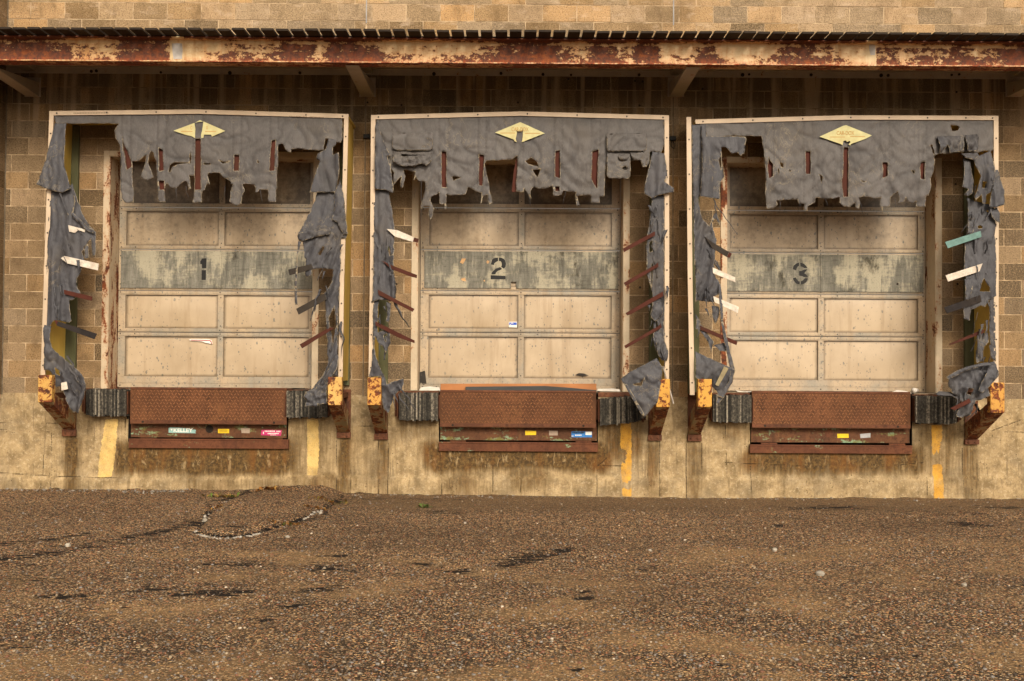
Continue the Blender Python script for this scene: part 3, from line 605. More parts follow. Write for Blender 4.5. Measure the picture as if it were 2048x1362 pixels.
# ------------------------------------------------------------------ overhead doors
def mat_cream(name, rail=False, grime=0.0):
    m = Mat(name, .42 if not rail else .5, 0, .45); m.warm = (.86, .83, .79); m.con = 1.12
    n = m.noise(2.2, 5, .6)
    c = m.mix(m.th(n, .3, .7), (.50, .40, .28), (.60, .485, .345))
    if rail: c = m.mix(m.th(m.noise(5, 6, .65, (.6, 1, .5)), .40, .62), (.54, .43, .30), (.38, .345, .28)); c = m.mix(m.mul(m.th(m.noise(30, 6, .75), .52, .66), .6), c, (.17, .15, .12))
    c = m.mix(m.mul(m.th(m.noise(3.5, 6, .65, (1, 1, .45), loc=(3, 1, 8)), .48, .72), .4), c, (.36, .27, .16))
    def chips(sc, loc, dens, r):
        st = (1, 1, .62); d = m.vor(sc, st, 'Distance', loc=loc); q = m.n.new('ShaderNodeSeparateColor'); m.set(q.inputs[0], m.vor(sc, st, 'Color', loc=loc))
        return m.mul(m.sub(1, m.th(m.add(d, m.mul(m.sub(nn, .5), .45)), r, r + .06)), m.th(q.outputs[0], 1 - dens, 1.01 - dens))
    nn = m.noise(50, 4, .65)
    k = m.mx(m.mx(chips(15, (2, 3, 1), .26, .15), chips(28, (8, 3, 1), .20, .19)), chips(50, (5, 1, 6), .16, .22))
    k = m.mul(k, m.th(m.noise(1.6, 3, loc=(6, 2, 2)), .34, .5))
    c = m.mix(m.mul(k, .85), c, (.20, .20, .175))
    run = m.th(m.noise(11, 6, .65, (1, 1, .08), loc=(1, 4, 4)), .53, .68); c = m.mix(m.mul(run, .34), c, (.30, .20, .10))
    e = m.attr('tone'); x = m.n.new('ShaderNodeSeparateColor'); m.set(x.inputs[0], e); r_, g_, b_ = x.outputs
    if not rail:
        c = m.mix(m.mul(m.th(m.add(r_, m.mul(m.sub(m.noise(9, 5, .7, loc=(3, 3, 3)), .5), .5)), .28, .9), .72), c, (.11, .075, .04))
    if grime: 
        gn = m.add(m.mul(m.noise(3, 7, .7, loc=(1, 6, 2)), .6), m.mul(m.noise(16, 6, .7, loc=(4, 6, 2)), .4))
        c = m.mix(m.mul(m.th(m.add(gn, m.mul(g_, grime)), .5, .8), .92), c, (.085, .058, .030))  # brown grime that also paints in the shade under the head curtain
    return m.fin(c, m.mix(n, (.34,) * 3, (.5,) * 3), m.add(m.mul(m.noise(5, 3), .3), m.mul(nn, .12)), .25, .012)
def mat_ply():
    m = Mat('weathered_plywood', .8, 0, .25); m.warm = (.80, .80, .78); m.con = 1.2
    g = m.noise(20, 6, .7, (1, 1, .14), .4); h = m.noise(36, 5, .65, (.14, 1, 1), .2); b = m.noise(2.6, 7, .65, (1, 1, .7), loc=(4, 4, 4)); sp = m.noise(60, 5, .75)
    c = m.mix(m.th(g, .34, .66), (.20, .188, .158), (.36, .34, .29))
    c = m.mix(m.mul(m.th(h, .48, .66), .5), c, (.12, .115, .088))
    f = m.add(m.mul(b, .62), m.add(m.mul(h, .18), m.mul(g, .20)))
    c = m.mix(m.mul(m.th(f, .485, .55), .85), c, m.mix(g, (.47, .43, .33), (.64, .58, .45)))
    c = m.mix(m.mul(m.th(sp, .54, .66), .5), c, (.11, .10, .075))
    c = m.mix(m.mul(m.th(m.noise(4.5, 7, .72, (1, 1, .6), loc=(8, 1, 2)), .57, .68), .8), c, (.075, .065, .045))
    return m.fin(c, None, m.add(g, m.mul(h, .6)), .4, .005)
M_PANEL, M_RAIL, M_PLY = mat_cream('door_panel_paint'), mat_cream('door_rail_paint', True), mat_ply(); M_PAN0, M_PAN1 = mat_cream('grimy_shaded_panel_paint', grime=.26), mat_cream('dirty_shaded_panel_paint', grime=.06)  # top two panel rows: grime plus head curtain shade put into the colour
M_INK = simple('black_stencil_paint', (.010, .009, .008), .6, .3, 30, g=.1)
M_BOLT = simple('bolt_head', (.07, .055, .04), .6, .3, 30)
M_WHITE = simple('white_scrap', (.68, .62, .54), .7, .15, 20, g=.15)
YDR = .30
DOORS = [dict(l=239.5, r=634, c=442, rows=(331, 415, 499.5, 582, 665, 776), lab='dock door stencilled 1, with a torn red and white sticker on its lowest section'),
         dict(l=842, r=1241, c=1042.5, rows=(332, 416, 500, 582, 665.5, 779), lab='dock door stencilled 2, with a small blue and white sticker'),
         dict(l=1454, r=1848, c=1642, rows=(337, 421.5, 506, 588.5, 673, 783), lab='dock door stencilled 3, at the right end of the dock')]
def panel_grid(name, x0, x1, z0, z1, y, bulge, parent, mat):
    n, k = 24, 12; us = np.linspace(0, 1, n); vs = np.linspace(0, 1, k); U, Vv = np.meshgrid(us, vs)
    d = np.sin(U * np.pi) ** .7 * np.sin(Vv * np.pi) ** .8
    Y = y - bulge * d + np.array([[noise.noise(Vector((x0 + u * 1.1, z0 + v * .9, 3))) for u in us] for v in vs]) * .011 * d
    V = np.stack([x0 + U * (x1 - x0), Y, z0 + Vv * (z1 - z0)], -1).reshape(-1, 3)
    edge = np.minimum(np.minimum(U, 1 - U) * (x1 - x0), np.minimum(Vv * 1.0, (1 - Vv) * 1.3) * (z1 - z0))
    e = np.exp(-(edge / .022) ** 1.0); gr = {M_PAN0: 1.0 - .35 * d, M_PAN1: .25 + .75 * Vv ** 2.0}.get(mat, 0 * U) if True else 0; idx = np.arange(n * k).reshape(k, n)  # second row darkens towards its top, painting in the shade from above
    F = np.stack([idx[:-1, :-1], idx[:-1, 1:], idx[1:, 1:], idx[1:, :-1]], -1).reshape(-1, 4)
    off = wloc(parent); o = gridmesh(name, V - np.array(off), F, mat, parent, np.stack([e, gr, e], -1).reshape(-1, 3))
    return o
NUMS = [[[(360 + x / 6.81, 500 + y / 6.81) for x, y in q] for q in ([(305, 122), (355, 118), (352, 242), (302, 242), (302, 188), (280, 188), (280, 160)], [(300, 280), (350, 280), (347, 402), (298, 402)])],
        [[(950 + x / 7.168, 490 + y / 7.168) for x, y in q] for q in ([(235, 272), (240, 240), (250, 215), (268, 198), (290, 188), (325, 187), (325, 232), (300, 238), (286, 248), (278, 262), (276, 282)], [(348, 186), (385, 190), (408, 205), (425, 225), (437, 265), (432, 305), (410, 332), (378, 308), (386, 290), (388, 275), (383, 250), (368, 235), (348, 232)], [(240, 415), (248, 392), (260, 375), (300, 345), (355, 322), (382, 350), (355, 362), (330, 370), (305, 390), (295, 415)], [(232, 437), (428, 447), (430, 487), (232, 487)])],
        [[(1560 + x / 13.62, 500 + y / 13.62) for x, y in q] for q in ([(360, 515), (368, 465), (385, 430), (440, 375), (510, 355), (508, 440), (480, 450), (460, 470), (445, 500), (440, 545)], [(562, 358), (600, 362), (640, 380), (700, 425), (735, 480), (655, 482), (620, 450), (568, 440)], [(535, 580), (600, 580), (630, 560), (660, 540), (735, 540), (700, 580), (655, 628), (710, 665), (745, 720), (650, 725), (610, 700), (535, 690)], [(360, 780), (430, 755), (460, 815), (500, 850), (530, 852), (525, 930), (480, 920), (440, 900), (385, 840)], [(575, 850), (610, 845), (645, 820), (665, 782), (750, 785), (715, 860), (650, 910), (580, 930)])]]
DOOR_OBJ = []
for i, D in enumerate(DOORS):
    x0 = OPEN[i][0] + .012; x1 = OPEN[i][2] - .012; xm = PX(D['c'], YDR, 560); cpx = (D['l'] + D['r']) / 2
    zr = [PZ(v, YDR, cpx) for v in D['rows']]
    t = thing('overhead_door', (xm, YDR, zr[-1]), D['lab'], 'dock door', 'sectional dock doors'); DOOR_OBJ.append(t)
    sw = .085 if i != 1 else .10; cw = .034
    for k in range(5):
        za, zb = zr[k], zr[k + 1]; ra = .050; rb = .048 if k < 4 else .135
        if k == 0: za += .25
        mb = MB(); Yr = YDR
        for (a, b) in ((za - ra if k else za - ra, za - .004), (zb + .004, zb + rb)):
            mb.box(x0, x1, Yr, Yr + .045, a, b, 0)
            h = min(.052, abs(b - a)); mb.box(x0, x1, Yr - .006, Yr, (a + b) / 2 - h * .25, (a + b) / 2 - h * .15, 0) if h < .06 and k else None
        for (a, b) in ((x0, x0 + sw), (xm - cw, xm + cw), (x1 - sw, x1)): mb.box(a, b, Yr + .002, Yr + .044, zb + rb, za - ra, 0)
        for (a, b) in ((za - .012, za - .026), (zb + .02, zb + .034)):
            for xx in [x0 + .03, x0 + .20, xm - .005, xm + .2, x1 - .03] if k else []:
                xx += random.uniform(-.004, .004); zc_ = (a + b) / 2
                mb.cyl((xx, Yr - .006, zc_), (xx, Yr, zc_), .0085, 7, 1)
        for zc_ in (za - ra - .03, zb + rb + .03):
            mb.cyl((xm, Yr - .004, zc_), (xm, Yr + .002, zc_), .008, 7, 1)
            for xx in (x0 + .02, x1 - .02): mb.cyl((xx, Yr - .003, zc_), (xx, Yr + .002, zc_), .008, 7, 1)
        sec = mb.build('door_section', [M_RAIL, M_BOLT], t, bevel=.0025)
        for (a, b) in ((x0 + sw, xm - cw), (xm + cw, x1 - sw)):
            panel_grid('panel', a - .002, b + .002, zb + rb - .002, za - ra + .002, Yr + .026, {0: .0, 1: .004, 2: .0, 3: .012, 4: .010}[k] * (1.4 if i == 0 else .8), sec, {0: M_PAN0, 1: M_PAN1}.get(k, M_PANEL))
        if k == 2:   # plywood boarded over the old glazing, with the stencilled number
            for (a, b) in ((x0 + (.03 if i != 1 else .045), xm - .012), (xm + .012, x1 - .025)):
                mbp = MB(); zt, zbm = za - .022, zb + .030
                if i == 1 and a < xm < b + .05:
                    n0, n1, nz = P(1022, 570, YDR).x, P(1032.5, 570, YDR).x, P(1027, 564, YDR).z
                    mbp.prism([(a, Yr - .016, zbm), (n0, Yr - .016, zbm), (n0, Yr - .016, nz), (n1, Yr - .016, nz), (n1, Yr - .016, zbm), (b, Yr - .016, zbm), (b, Yr - .016, zt), (a, Yr - .016, zt)], .014)
                else: mbp.box(a, b, Yr - .016, Yr - .002, zbm, zt)
                mbp.build('plywood_board', M_PLY, sec, bevel=.002)
            mbp = MB().box(xm - .011, xm + .011, Yr - .019, Yr - .002, zb + .026, za - .02); mbp.build('cover_strip', M_PLY, sec, bevel=.002)
    mb = MB()
    for q in NUMS[i]:
        qx, qy = sum(p[0] for p in q) / len(q), sum(p[1] for p in q) / len(q); g_ = lambda v, c_: c_ + (v - c_) * 1.05 + (.45 if v > c_ else -.45)
        mb.prism([P(g_(x, qx), g_(y, qy), YDR - .0185) for x, y in q], .002)
    mb.build('stencilled_number', M_INK, t)
def sticker(parts, parent, name, Y, mats):
    mb = MB()
    for (pts, m, dy) in parts: mb.prism([P(x, y, Y - dy) for x, y in pts], .0015, m)
    return mb.build(name, mats, parent)
C_ = lambda ox, oy, s: (lambda *q: [(ox + x / s, oy + y / s) for x, y in q])
f8 = C_(360, 500, 6.81); f7 = C_(950, 490, 7.168)
M_RED = simple('red_print', (.36, .012, .02), .5, .1, 30, g=.05); M_BLUE = simple('blue_print', (.02, .09, .48), .5, .1, 30, g=.05); M_OFFW = simple('sticker_white', (.80, .76, .68), .5, .08, 30, g=.05)
sticker([(f8((120, 1222), (150, 1212), (400, 1215), (430, 1228), (442, 1275), (420, 1278), (340, 1262), (300, 1245), (150, 1235)), 0, 0), (f8((145, 1222), (400, 1226), (425, 1238), (434, 1276), (424, 1276), (418, 1250), (398, 1238), (150, 1232)), 1, .001)], DOOR_OBJ[0], 'torn_sticker', YDR - .0005, [M_OFFW, M_RED])
sticker([(f7((485, 1100), (602, 1100), (602, 1183), (485, 1178)), 0, 0), (f7((492, 1110), (598, 1110), (598, 1146), (520, 1146), (508, 1135), (500, 1148), (490, 1146)), 1, .001), (f7((512, 1114), (548, 1114), (548, 1119), (512, 1119)), 0, .002), (f7((512, 1124), (552, 1124), (552, 1129), (512, 1129)), 0, .002)], DOOR_OBJ[1], 'sticker', YDR + .012, [M_OFFW, M_BLUE])
mb = MB()
for q in (f7((165, 235), (180, 218), (208, 235), (188, 270), (170, 260)), f7((122, 505), (135, 498), (145, 512), (132, 528))): mb.prism([P(x, y, YDR - .018) for x, y in q], .002)
for q in ([(920, 525), (924, 517), (932, 517), (926, 528)], [(921, 558), (930, 555), (932, 562), (926, 562)]): mb.prism([P(x, y, YDR - .018) for x, y in q], .002)
mb.build('paint_chip', simple('fresh_wood', (.62, .36, .16), .7), DOOR_OBJ[1])
mb = MB(); mb.prism([P(x, y, YDR - .002) for x, y in [(1150, 750), (1158, 746), (1168, 747), (1178, 751), (1165, 752)]], .001); mb.prism([P(x, y, YDR - .001) for x, y in [(838, 745), (850, 741), (853, 768), (846, 770), (842, 765), (839, 771)]], .001); mb.build('torn_rubber', simple('black_rubber_scrap', (.03, .026, .022), .8), DOOR_OBJ[1])
# ------------------------------------------------------------------ dock levellers
M_LIP = rustplate('rusted_tread_plate', (.085, .034, .014), (.145, .058, .024), 0, 4)
M_HEAD = rustplate('green_rusted_header', (.085, .036, .018), (.145, .06, .026), .40, 6); M_LOZ = rustplate('tread_wear', (.185, .076, .032), (.27, .115, .05), 0, 9)
M_BAR = rustplate('rusted_bar', (.10, .036, .018), (.15, .054, .024), .16, 6)
M_YEL = simple('yellow_sticker', (.78, .52, .01), .5, .12, 40, g=.2); M_TEAL = simple('teal_sticker', (.26, .44, .40), .55, .15, 40, g=.15); M_PINK = simple('pink_sticker', (.52, .02, .14), .5, .15, 40, g=.1); M_GREYS = simple('faded_sticker', (.36, .27, .20), .7, .2, 40); M_BLUE2 = simple('blue_sticker', (.03, .19, .52), .5, .12, 40, g=.1); M_SILV = simple('silver_sticker', (.42, .42, .42), .5, .2, 40)
def text_part(body, parent, name, centre, height, mat, width=None, bold=.0):
    cu = bpy.data.curves.new('t', 'FONT'); cu.body = body; cu.size = 1; cu.align_x = 'CENTER'; cu.align_y = 'CENTER'; cu.extrude = .02; cu.offset = bold
    tmp = bpy.data.objects.new('t', cu); COL.objects.link(tmp); dg = bpy.context.evaluated_depsgraph_get(); dg.update()
    me = bpy.data.meshes.new_from_object(tmp.evaluated_get(dg)); bpy.data.objects.remove(tmp)
    xs_ = [v.co.x for v in me.vertices]; ys_ = [v.co.y for v in me.vertices]; w = max(xs_) - min(xs_); h = max(ys_) - min(ys_)
    cx, cy = (max(xs_) + min(xs_)) / 2, (max(ys_) + min(ys_)) / 2
    sy = height / h; sx = (width / w) if width else sy; c = Vector(centre) - wloc(parent)
    for v in me.vertices: v.co = Vector(((v.co.x - cx) * sx + c.x, c.y - v.co.z * .05, (v.co.y - cy) * sy + c.z))
    me.materials.clear(); me.materials.append(mat); o = link(bpy.data.objects.new(name, me), parent); return o
LEV = [dict(lip=(260.5, 778, 573.5, 848.5), hd=(261, 846, 574, 875.5), bar=(257, 878, 577, 897), lab='rusted dock leveller below door 1, with teal and pink stickers'),
       dict(lip=(880, 783.7, 1192, 855), hd=(879.5, 852, 1195, 881), bar=(877.5, 884.5, 1196, 903), lab='rusted dock leveller below door 2, with a blue and white sticker'),
       dict(lip=(1504, 786, 1821, 856.5), hd=(1501, 853, 1820, 885.5), bar=(1500, 890, 1824.5, 907), lab='rusted dock leveller below door 3, with only a yellow and a silver sticker')]
f3 = C_(320, 840, 7.877); f4 = C_(1030, 845, 12.05)
for i, L in enumerate(LEV):
    a, b, c, d = L['lip']; YL = -.085; cx = (a + c) / 2
    t = thing('dock_leveller', P(cx, L['bar'][3], 0), L['lab'], 'dock leveller', 'dock levellers under the doors')
    x0, x1 = P(a, (b + d) / 2, YL).x, P(c, (b + d) / 2, YL).x; z1, z0 = P(cx, b, YL).z, P(cx, d, YL).z
    mb = MB(); zs1 = ZS[i]
    mb.hexa([(x0, YL, z0), (x1, YL, z0), (x1, YL, z1 - .01), (x0, YL, z1 - .01), (x0, YL + .022, z0), (x1, YL + .022, z0), (x1, YL + .022, z1 - .012), (x0, YL + .022, z1 - .012)])
    nx, nz = 46, 10                                                 # raised lozenges of the tread plate
    for r in range(nz):
        for q in range(nx):
            x = x0 + .03 + (q + .5 * (r % 2)) * (x1 - x0 - .06) / nx; z = z0 + .06 + r * (z1 - z0 - .085) / (nz - 1); s_ = 1 if (q + r) % 2 else -1
            u = Vector((.0155 * s_, 0, .0155)); w = Vector((-.0046, 0, .0046 * s_)); o = Vector((x, YL, z))
            mb.add([o - u, o + w, o + u, o - w, o - u * .55 + Vector((0, -.0034, 0)), o + u * .55 + Vector((0, -.0034, 0))], [(0, 3, 4), (3, 2, 5, 4), (2, 1, 5), (1, 0, 4, 5)], 1)
    lip = mb.build('lip_plate', [M_LIP, M_LOZ], t)
    mb = MB(); mb.cyl((x0, YL + .02, z1 + .002), (x1, YL + .02, z1 + .002), .016, 12); mb.box(x0, x1, YL + .03, .6, z1 - .006, z1 + .006)
    mb.build('platform_edge', M_STEEL, t)
    mb = MB(); mb.box(x0, x1, YL - .004, YL, z0 + .006, z0 + .045); mb.build('lip_edge', M_STEEL, t, bevel=.002)
    for fx in (.082, .92): MB().cyl((x0 + fx * (x1 - x0), YL - .006, z0 + .024), (x0 + fx * (x1 - x0), YL, z0 + .024), .014, 12).build('lip_hole', M_DARK, t)
    a, b, c, d = L['hd']; YH = .02; hx0, hx1 = P(a, b, YH).x + .004, P(c, b, YH).x - .004; hz0 = P(cx, d, YH).z
    mb = MB(); mb.box(hx0, hx1, YH, YH + .03, hz0, z0 + .06); head = mb.build('header_beam', M_HEAD, t, bevel=.003)
    mb = MB(); p = P([419, 1026, 1658][i], [858, 864, 867][i], YH); mb.cyl(p + Vector((0, -.002, 0)), p + Vector((0, .005, 0)), .047 if i == 0 else .05, 20); mb.build('access_hole', M_DARK if i == 0 else M_BAR, head)
    a, b, c, d = L['bar']; YB = -.045
    mb = MB(); bx0, bx1 = P(a, d, YB).x, P(c, d, YB).x; mb.box(bx0, bx1, YB, -.001, P(cx, d, YB).z, P(cx, b, YB).z); mb.box(bx0, bx1, YB - .006, YB - .0001, P(cx, b, YB).z - .018, P(cx, b, YB).z - .004)
    for fx in (.07, .86): mb.box(bx0 + fx * (bx1 - bx0), bx0 + (fx + .10) * (bx1 - bx0), -.03, -.002, P(cx, b, YB).z + .001, hz0 - .001)
    mb.build('sill_bar', M_BAR, t, bevel=.003)
    YS = YH - .0016
    def plate(name, pts, mat): return MB().prism([P(x, y, YS) for x, y in pts], .0012).build(name, mat, head)
    def marks(par, mat, segs, Y):
        mb = MB()
        for (xa, ya, xb, yb) in segs:
            x = xa
            while x < xb - 1:
                w = random.choice((3, 4, 5, 6)) * .35; mb.prism([P(x, yb, Y), P(min(x + w, xb), yb, Y), P(min(x + w, xb), ya, Y), P(x, ya, Y)], .0005); x += w + .7
        return mb.build('print', mat, par)
    if i == 0:
        s1 = plate('teal_sticker', f3((135, 125), (160, 114), (330, 122), (440, 130), (500, 150), (560, 152), (567, 178), (550, 185), (567, 210), (135, 200)), M_TEAL)
        p = P(320 + 365 / 7.877, 840 + 161 / 7.877, YS - .0008); text_part('KELLEY', head, 'sticker_lettering', p, .045, M_OFFW, P(320 + 530 / 7.877, 860, YS).x - P(320 + 228 / 7.877, 860, YS).x, .02)
        MB().prism([P(x, y, YS - .0008) for x, y in f3((158, 135), (205, 135), (182, 172))], .0005).build('print', M_OFFW, head)
        plate('yellow_sticker', f3((913, 140), (1090, 140), (1088, 207), (914, 207)), M_YEL)
        mb = MB(); [mb.prism([P(x, y, YS - .0008) for x, y in f3((935, q), (1065, q), (1065, q + 7), (935, q + 7))], .0005) for q in (154, 170, 186)]; mb.build('print', simple('dark_print', (.25, .16, .01), .6), head)
        plate('faded_sticker', f3((1275, 125), (1415, 128), (1412, 208), (1285, 205)), M_GREYS)
        plate('pink_sticker', f3((1600, 155), (1918, 160), (1905, 248), (1590, 240)), M_PINK)
        marks(head, M_OFFW, [(529.5, 861.2, 551, 863.8), (553, 861.6, 561.5, 864.2), (535.5, 865.8, 557.5, 868.2), (541, 869.4, 552, 870.6), (526, 863.5, 529, 868)], YS - .0008)
    if i == 1:
        plate('yellow_sticker', f4((245, 197), (510, 203), (508, 300), (248, 303)), M_YEL)
        plate('faded_sticker', f4((820, 195), (1030, 198), (1030, 312), (822, 312)), M_GREYS)
        plate('blue_sticker', f4((1360, 215), (1700, 218), (1855, 220), (1855, 358), (1360, 355)), M_BLUE2)
        mb = MB(); mb.prism([P(x, y, YS - .0008) for x, y in f4((1700, 220), (1850, 222), (1850, 300), (1700, 300))], .0005); mb.prism([P(x, y, YS - .0008) for x, y in f4((1362, 318), (1410, 318), (1410, 332), (1362, 332))], .0005); mb.build('print', M_OFFW, head)
        marks(head, M_OFFW, [(1150.2, 869.2, 1164, 871.6)], YS - .0008); marks(head, M_INK, [(1144, 863.8, 1169, 867)], YS - .0008)
    if i == 2:
        plate('yellow_sticker', [(1674.5, 867.5), (1697, 867.5), (1697.5, 875.5), (1675, 876)], M_YEL)
        plate('silver_sticker', [(1720, 868), (1741, 866), (1741, 875), (1721, 876.5)], M_SILV)
# ------------------------------------------------------------------ laminated rubber bumpers
def mat_ply_rubber():
    m = Mat('laminated_rubber', .85, 0, .25); t = m.attr('tone', 'Fac'); n = m.noise(45, 6, .75, (1, 1, .8))
    c = m.ramp(m.add(m.mul(t, .5), m.mul(m.th(n, .25, .75), .5)), [(.2, (.008, .007, .006)), (.40, (.03, .026, .02)), (.56, (.075, .065, .05)), (.74, (.28, .24, .18))])
    return m.fin(c, None, n, .6, .006)
M_RUB = mat_ply_rubber()
BUMP = [(172, 778.5, 252, 831.5, 0, 'black laminated rubber bumper left of the leveller below door 1'), (573, 782, 655, 835.5, 0, 'black laminated rubber bumper right of the leveller below door 1, under torn grey cloth'),
        (798, 785.5, 876, 840.5, 0, 'black laminated rubber bumper left of the leveller below door 2'), (1200.5, 794, 1284, 848, -.09, 'sagging laminated rubber bumper right of the leveller below door 2, plies fanned apart'),
        (1426, 790, 1503.5, 844.5, 0, 'black laminated rubber bumper left of the leveller below door 3'), (1831.5, 792.5, 1914, 847.5, .02, 'black laminated rubber bumper right of the leveller below door 3')]
for (a, b, c, d, rot, lab) in BUMP:
    Yf = -.15; t = thing('dock_bumper', P((a + c) / 2, d, -.01), lab, 'dock bumper', 'rubber bumpers beside the levellers')
    n = 23; mb = MB(); fan = rot < -.05
    for k in range(n):
        u0, u1 = k / n, (k + .84) / n; xa, xb = a + (c - a) * u0, a + (c - a) * u1
        yf = Yf + random.uniform(-.003, .003); dz = random.uniform(-1.6, 1.6); ty, by = b + dz, d + random.uniform(-2.0, 2.0)
        if rot: sh = rot * ((c - a) * (u0 - .5)); ty += sh; by += sh
        lean = 0
        if fan and u0 > .62: lean = (u0 - .62) * 24; by -= (u0 - .62) * 20; ty += (u0 - .62) * 8
        tone = min(1, max(0, random.gauss(.46, .19)))
        fr = [P(xa + lean, by, yf), P(xb + lean, by + random.uniform(-.6, .6), yf), P(xb, ty, yf), P(xa, ty + random.uniform(-.8, .8), yf)]
        mb.hexa(fr + [Vector((p.x, -.02, p.z)) for p in fr], 0, (tone,) * 3)
    mb.build('rubber_plies', M_RUB, t)
    mb = MB(); zt, zb = P(a, b + 4, -.1).z, P(a, d - 4, -.1).z
    for x in (P(a - 2.5, 800, -.1).x, P(c + 2.5, 800, -.1).x): mb.box(x - .006, x + .006, -.11, -.015, zb, zt)
    x0, x1 = P(a - 8, 800, -.012).x, P(c + 8, 800, -.012).x; mb.box(x0, x1, -.02, -.0125, zb + .02, zt - .01); mb.build('end_angle', M_STEEL, t, bevel=.002)
# ------------------------------------------------------------------ shelter guard brackets
M_GUARD = [rusty('guard_yellow_paint%d' % i, p, a, s) for i, (p, a, s) in enumerate((((.60, .35, .09), .50, 12), ((.62, .38, .11), .44, 12), ((.62, .32, .065), .49, 24), ((.64, .33, .05), .44, 14), ((.66, .35, .055), .44, 16), ((.62, .32, .06), .47, 13)))]
M_ARM = rusty('guard_arm_paint', (.26, .20, .10), .55, 7, (1, 1, .6))
GUARD = [(75.5, 750, 103.5, 805, 859, 872, 'leftmost yellow and rust guard bracket, its arm slanting back to the right'), (655.5, 754, 683.5, 810.5, 865, 875.5, 'yellow guard bracket with grey bare patches, at the right foot of the door 1 shelter'),
         (734.5, 755, 762, 810.5, 867, 879, 'evenly rusted yellow guard bracket at the left foot of the door 2 shelter'), (1312.5, 758, 1340, 814.5, 870, 881, 'yellow guard bracket at the right foot of the door 2 shelter, beside hanging cloth'),
         (1396, 758, 1424, 814.5, 869.5, 882, 'yellow guard bracket at the left foot of the door 3 shelter'), (1981, 765, 2009.5, 826, 879, 888.5, 'rightmost yellow and rust guard bracket, its arm slanting back to the left')]
YG = -.72
for i, (a, b, c, d, fy0, fy1, lab) in enumerate(GUARD):
    xa, xb = P(a, 780, YG).x, P(c, 780, YG).x; zt, zb = P((a + c) / 2, b, YG).z, P((a + c) / 2, d, YG).z
    xm = (xa + xb) / 2; wl = 1024 + (xm * 170); z1, z0 = P(wl, fy0, -.02).z, P(wl, fy1, -.02).z
    t = thing('guard_bracket', (xm, 0, z0), lab, 'guard bracket', 'guard brackets at the feet of the shelters')
    mb = MB(); mb.box(xa, xb, YG, YG + .10, zb, zt); mb.build('guard_post', M_GUARD[i], t, bevel=.008)
    mb = MB(); e = .004; mb.hexa([(xa + e, YG + .02, zb - .002), (xb - e, YG + .02, zb - .002), (xb - e, YG + .102, zb + .10), (xa + e, YG + .102, zb + .10), (xa + e, -.014, z1), (xb - e, -.014, z1), (xb - e, -.014, z1 + .19), (xa + e, -.014, z1 + .19)])
    mb.build('brace', M_ARM, t, bevel=.005)
    zh = P(wl, 789, 0).z; mb = MB(); mb.box(xa + .03, xb - .03, YG + .101, -.018, zh - .03, zh + .03); mb.build('arm', M_STEEL, t, bevel=.004)
    mb = MB(); mb.box(xa, xb, -.018, -.0042, z1 + .002, zh + .06); mb.build('wall_channel', M_STEEL, t, bevel=.003)
    mb = MB(); mb.box(xa - .004, xb + .004, -.042, -.0042, z0, z1 + .001)
    for u in (.25, .75): mb.cyl((xa + u * (xb - xa), -.056, (z0 + z1) / 2), (xa + u * (xb - xa), -.042, (z0 + z1) / 2), .015, 6)
    mb.build('foot_plate', M_STEEL, t, bevel=.002)
# ------------------------------------------------------------------ dock shelters
def mat_fabric(name, c0, c1, cw):
    m = Mat(name, .62, 0, .35); at = m.attr('tone'); x = m.n.new('ShaderNodeSeparateColor'); m.set(x.inputs[0], at); fr, sm, cv = x.outputs
    n = m.noise(4, 6, .65); w = m.noise(120, 3, .7, (1, 1, .25)); b = m.noise(2.0, 5, .6, loc=(5, 1, 3))
    c = m.mix(m.th(n, .35, .65), c0, c1)
    c = m.mix(m.mul(m.th(w, .42, .62), .28), c, cw)
    c = m.mix(m.mul(m.th(b, .5, .70), .45), c, (.085, .068, .05))
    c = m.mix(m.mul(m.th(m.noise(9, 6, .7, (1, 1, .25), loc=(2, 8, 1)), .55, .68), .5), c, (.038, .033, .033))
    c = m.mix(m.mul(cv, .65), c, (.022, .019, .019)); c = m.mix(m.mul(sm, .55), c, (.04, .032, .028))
    k = m.th(m.add(fr, m.mul(m.sub(m.noise(22, 5, .65), .5), 2.2)), .74, 1.0)
    c = m.mix(m.mul(k, .7), c, (.30, .24, .15))
    cn = m.noise(7, 5, .65, (1, 1, .7), .8, loc=(1, 1, 9))
    cr = m.mul(m.th(cn, .485, .50), m.sub(1, m.th(cn, .503, .52))); cr = m.mul(cr, m.th(m.noise(2.2, 3, loc=(4, 8, 8)), .52, .60)); c = m.mix(m.mul(cr, .45), c, (.24, .19, .12))
    return m.fin(c, None, m.add(m.mul(w, .3), m.mul(m.noise(14, 6, .7, (1, 1, .25), dist=.5), .55)), .45, .010)
M_FAB = mat_fabric('grey_canvas', (.066, .058, .054), (.10, .089, .083), (.15, .136, .126)); M_FAB2 = mat_fabric('weathered_blue_grey_canvas', (.035, .034, .038), (.066, .064, .071), (.115, .111, .12))
M_TRIM = simple('cream_trim_strip', (.56, .43, .30), .55, .16, 5, (.25, .17, .10), .35, st=(1, 1, .5)); M_NAIL = simple('nail', (.05, .035, .025), .6)
M_VINYL = simple('yellow_vinyl', (.64, .45, .10), .6, .25, 3, (.2, .13, .03), .4, st=(1, 1, .3)); M_GREEN = simple('green_timber', (.105, .105, .048), .8, .4, 10, st=(1, 1, .15))
M_STAY = simple('brown_stay', (.075, .022, .014), .7, .25, 8, g=.25, st=(1, 1, .4), spec=.1); M_STW = simple('white_stay', (.66, .58, .48), .6, .3, 30, (.3, .2, .12), .45); M_STD = simple('dark_stay', (.030, .025, .024), .75, .4, 12, spec=.08); M_STT = simple('teal_stay', (.12, .225, .20), .6, .3, 18); M_STG = simple('grey_stay', (.045, .037, .031), .8, .35, 14, spec=.08)
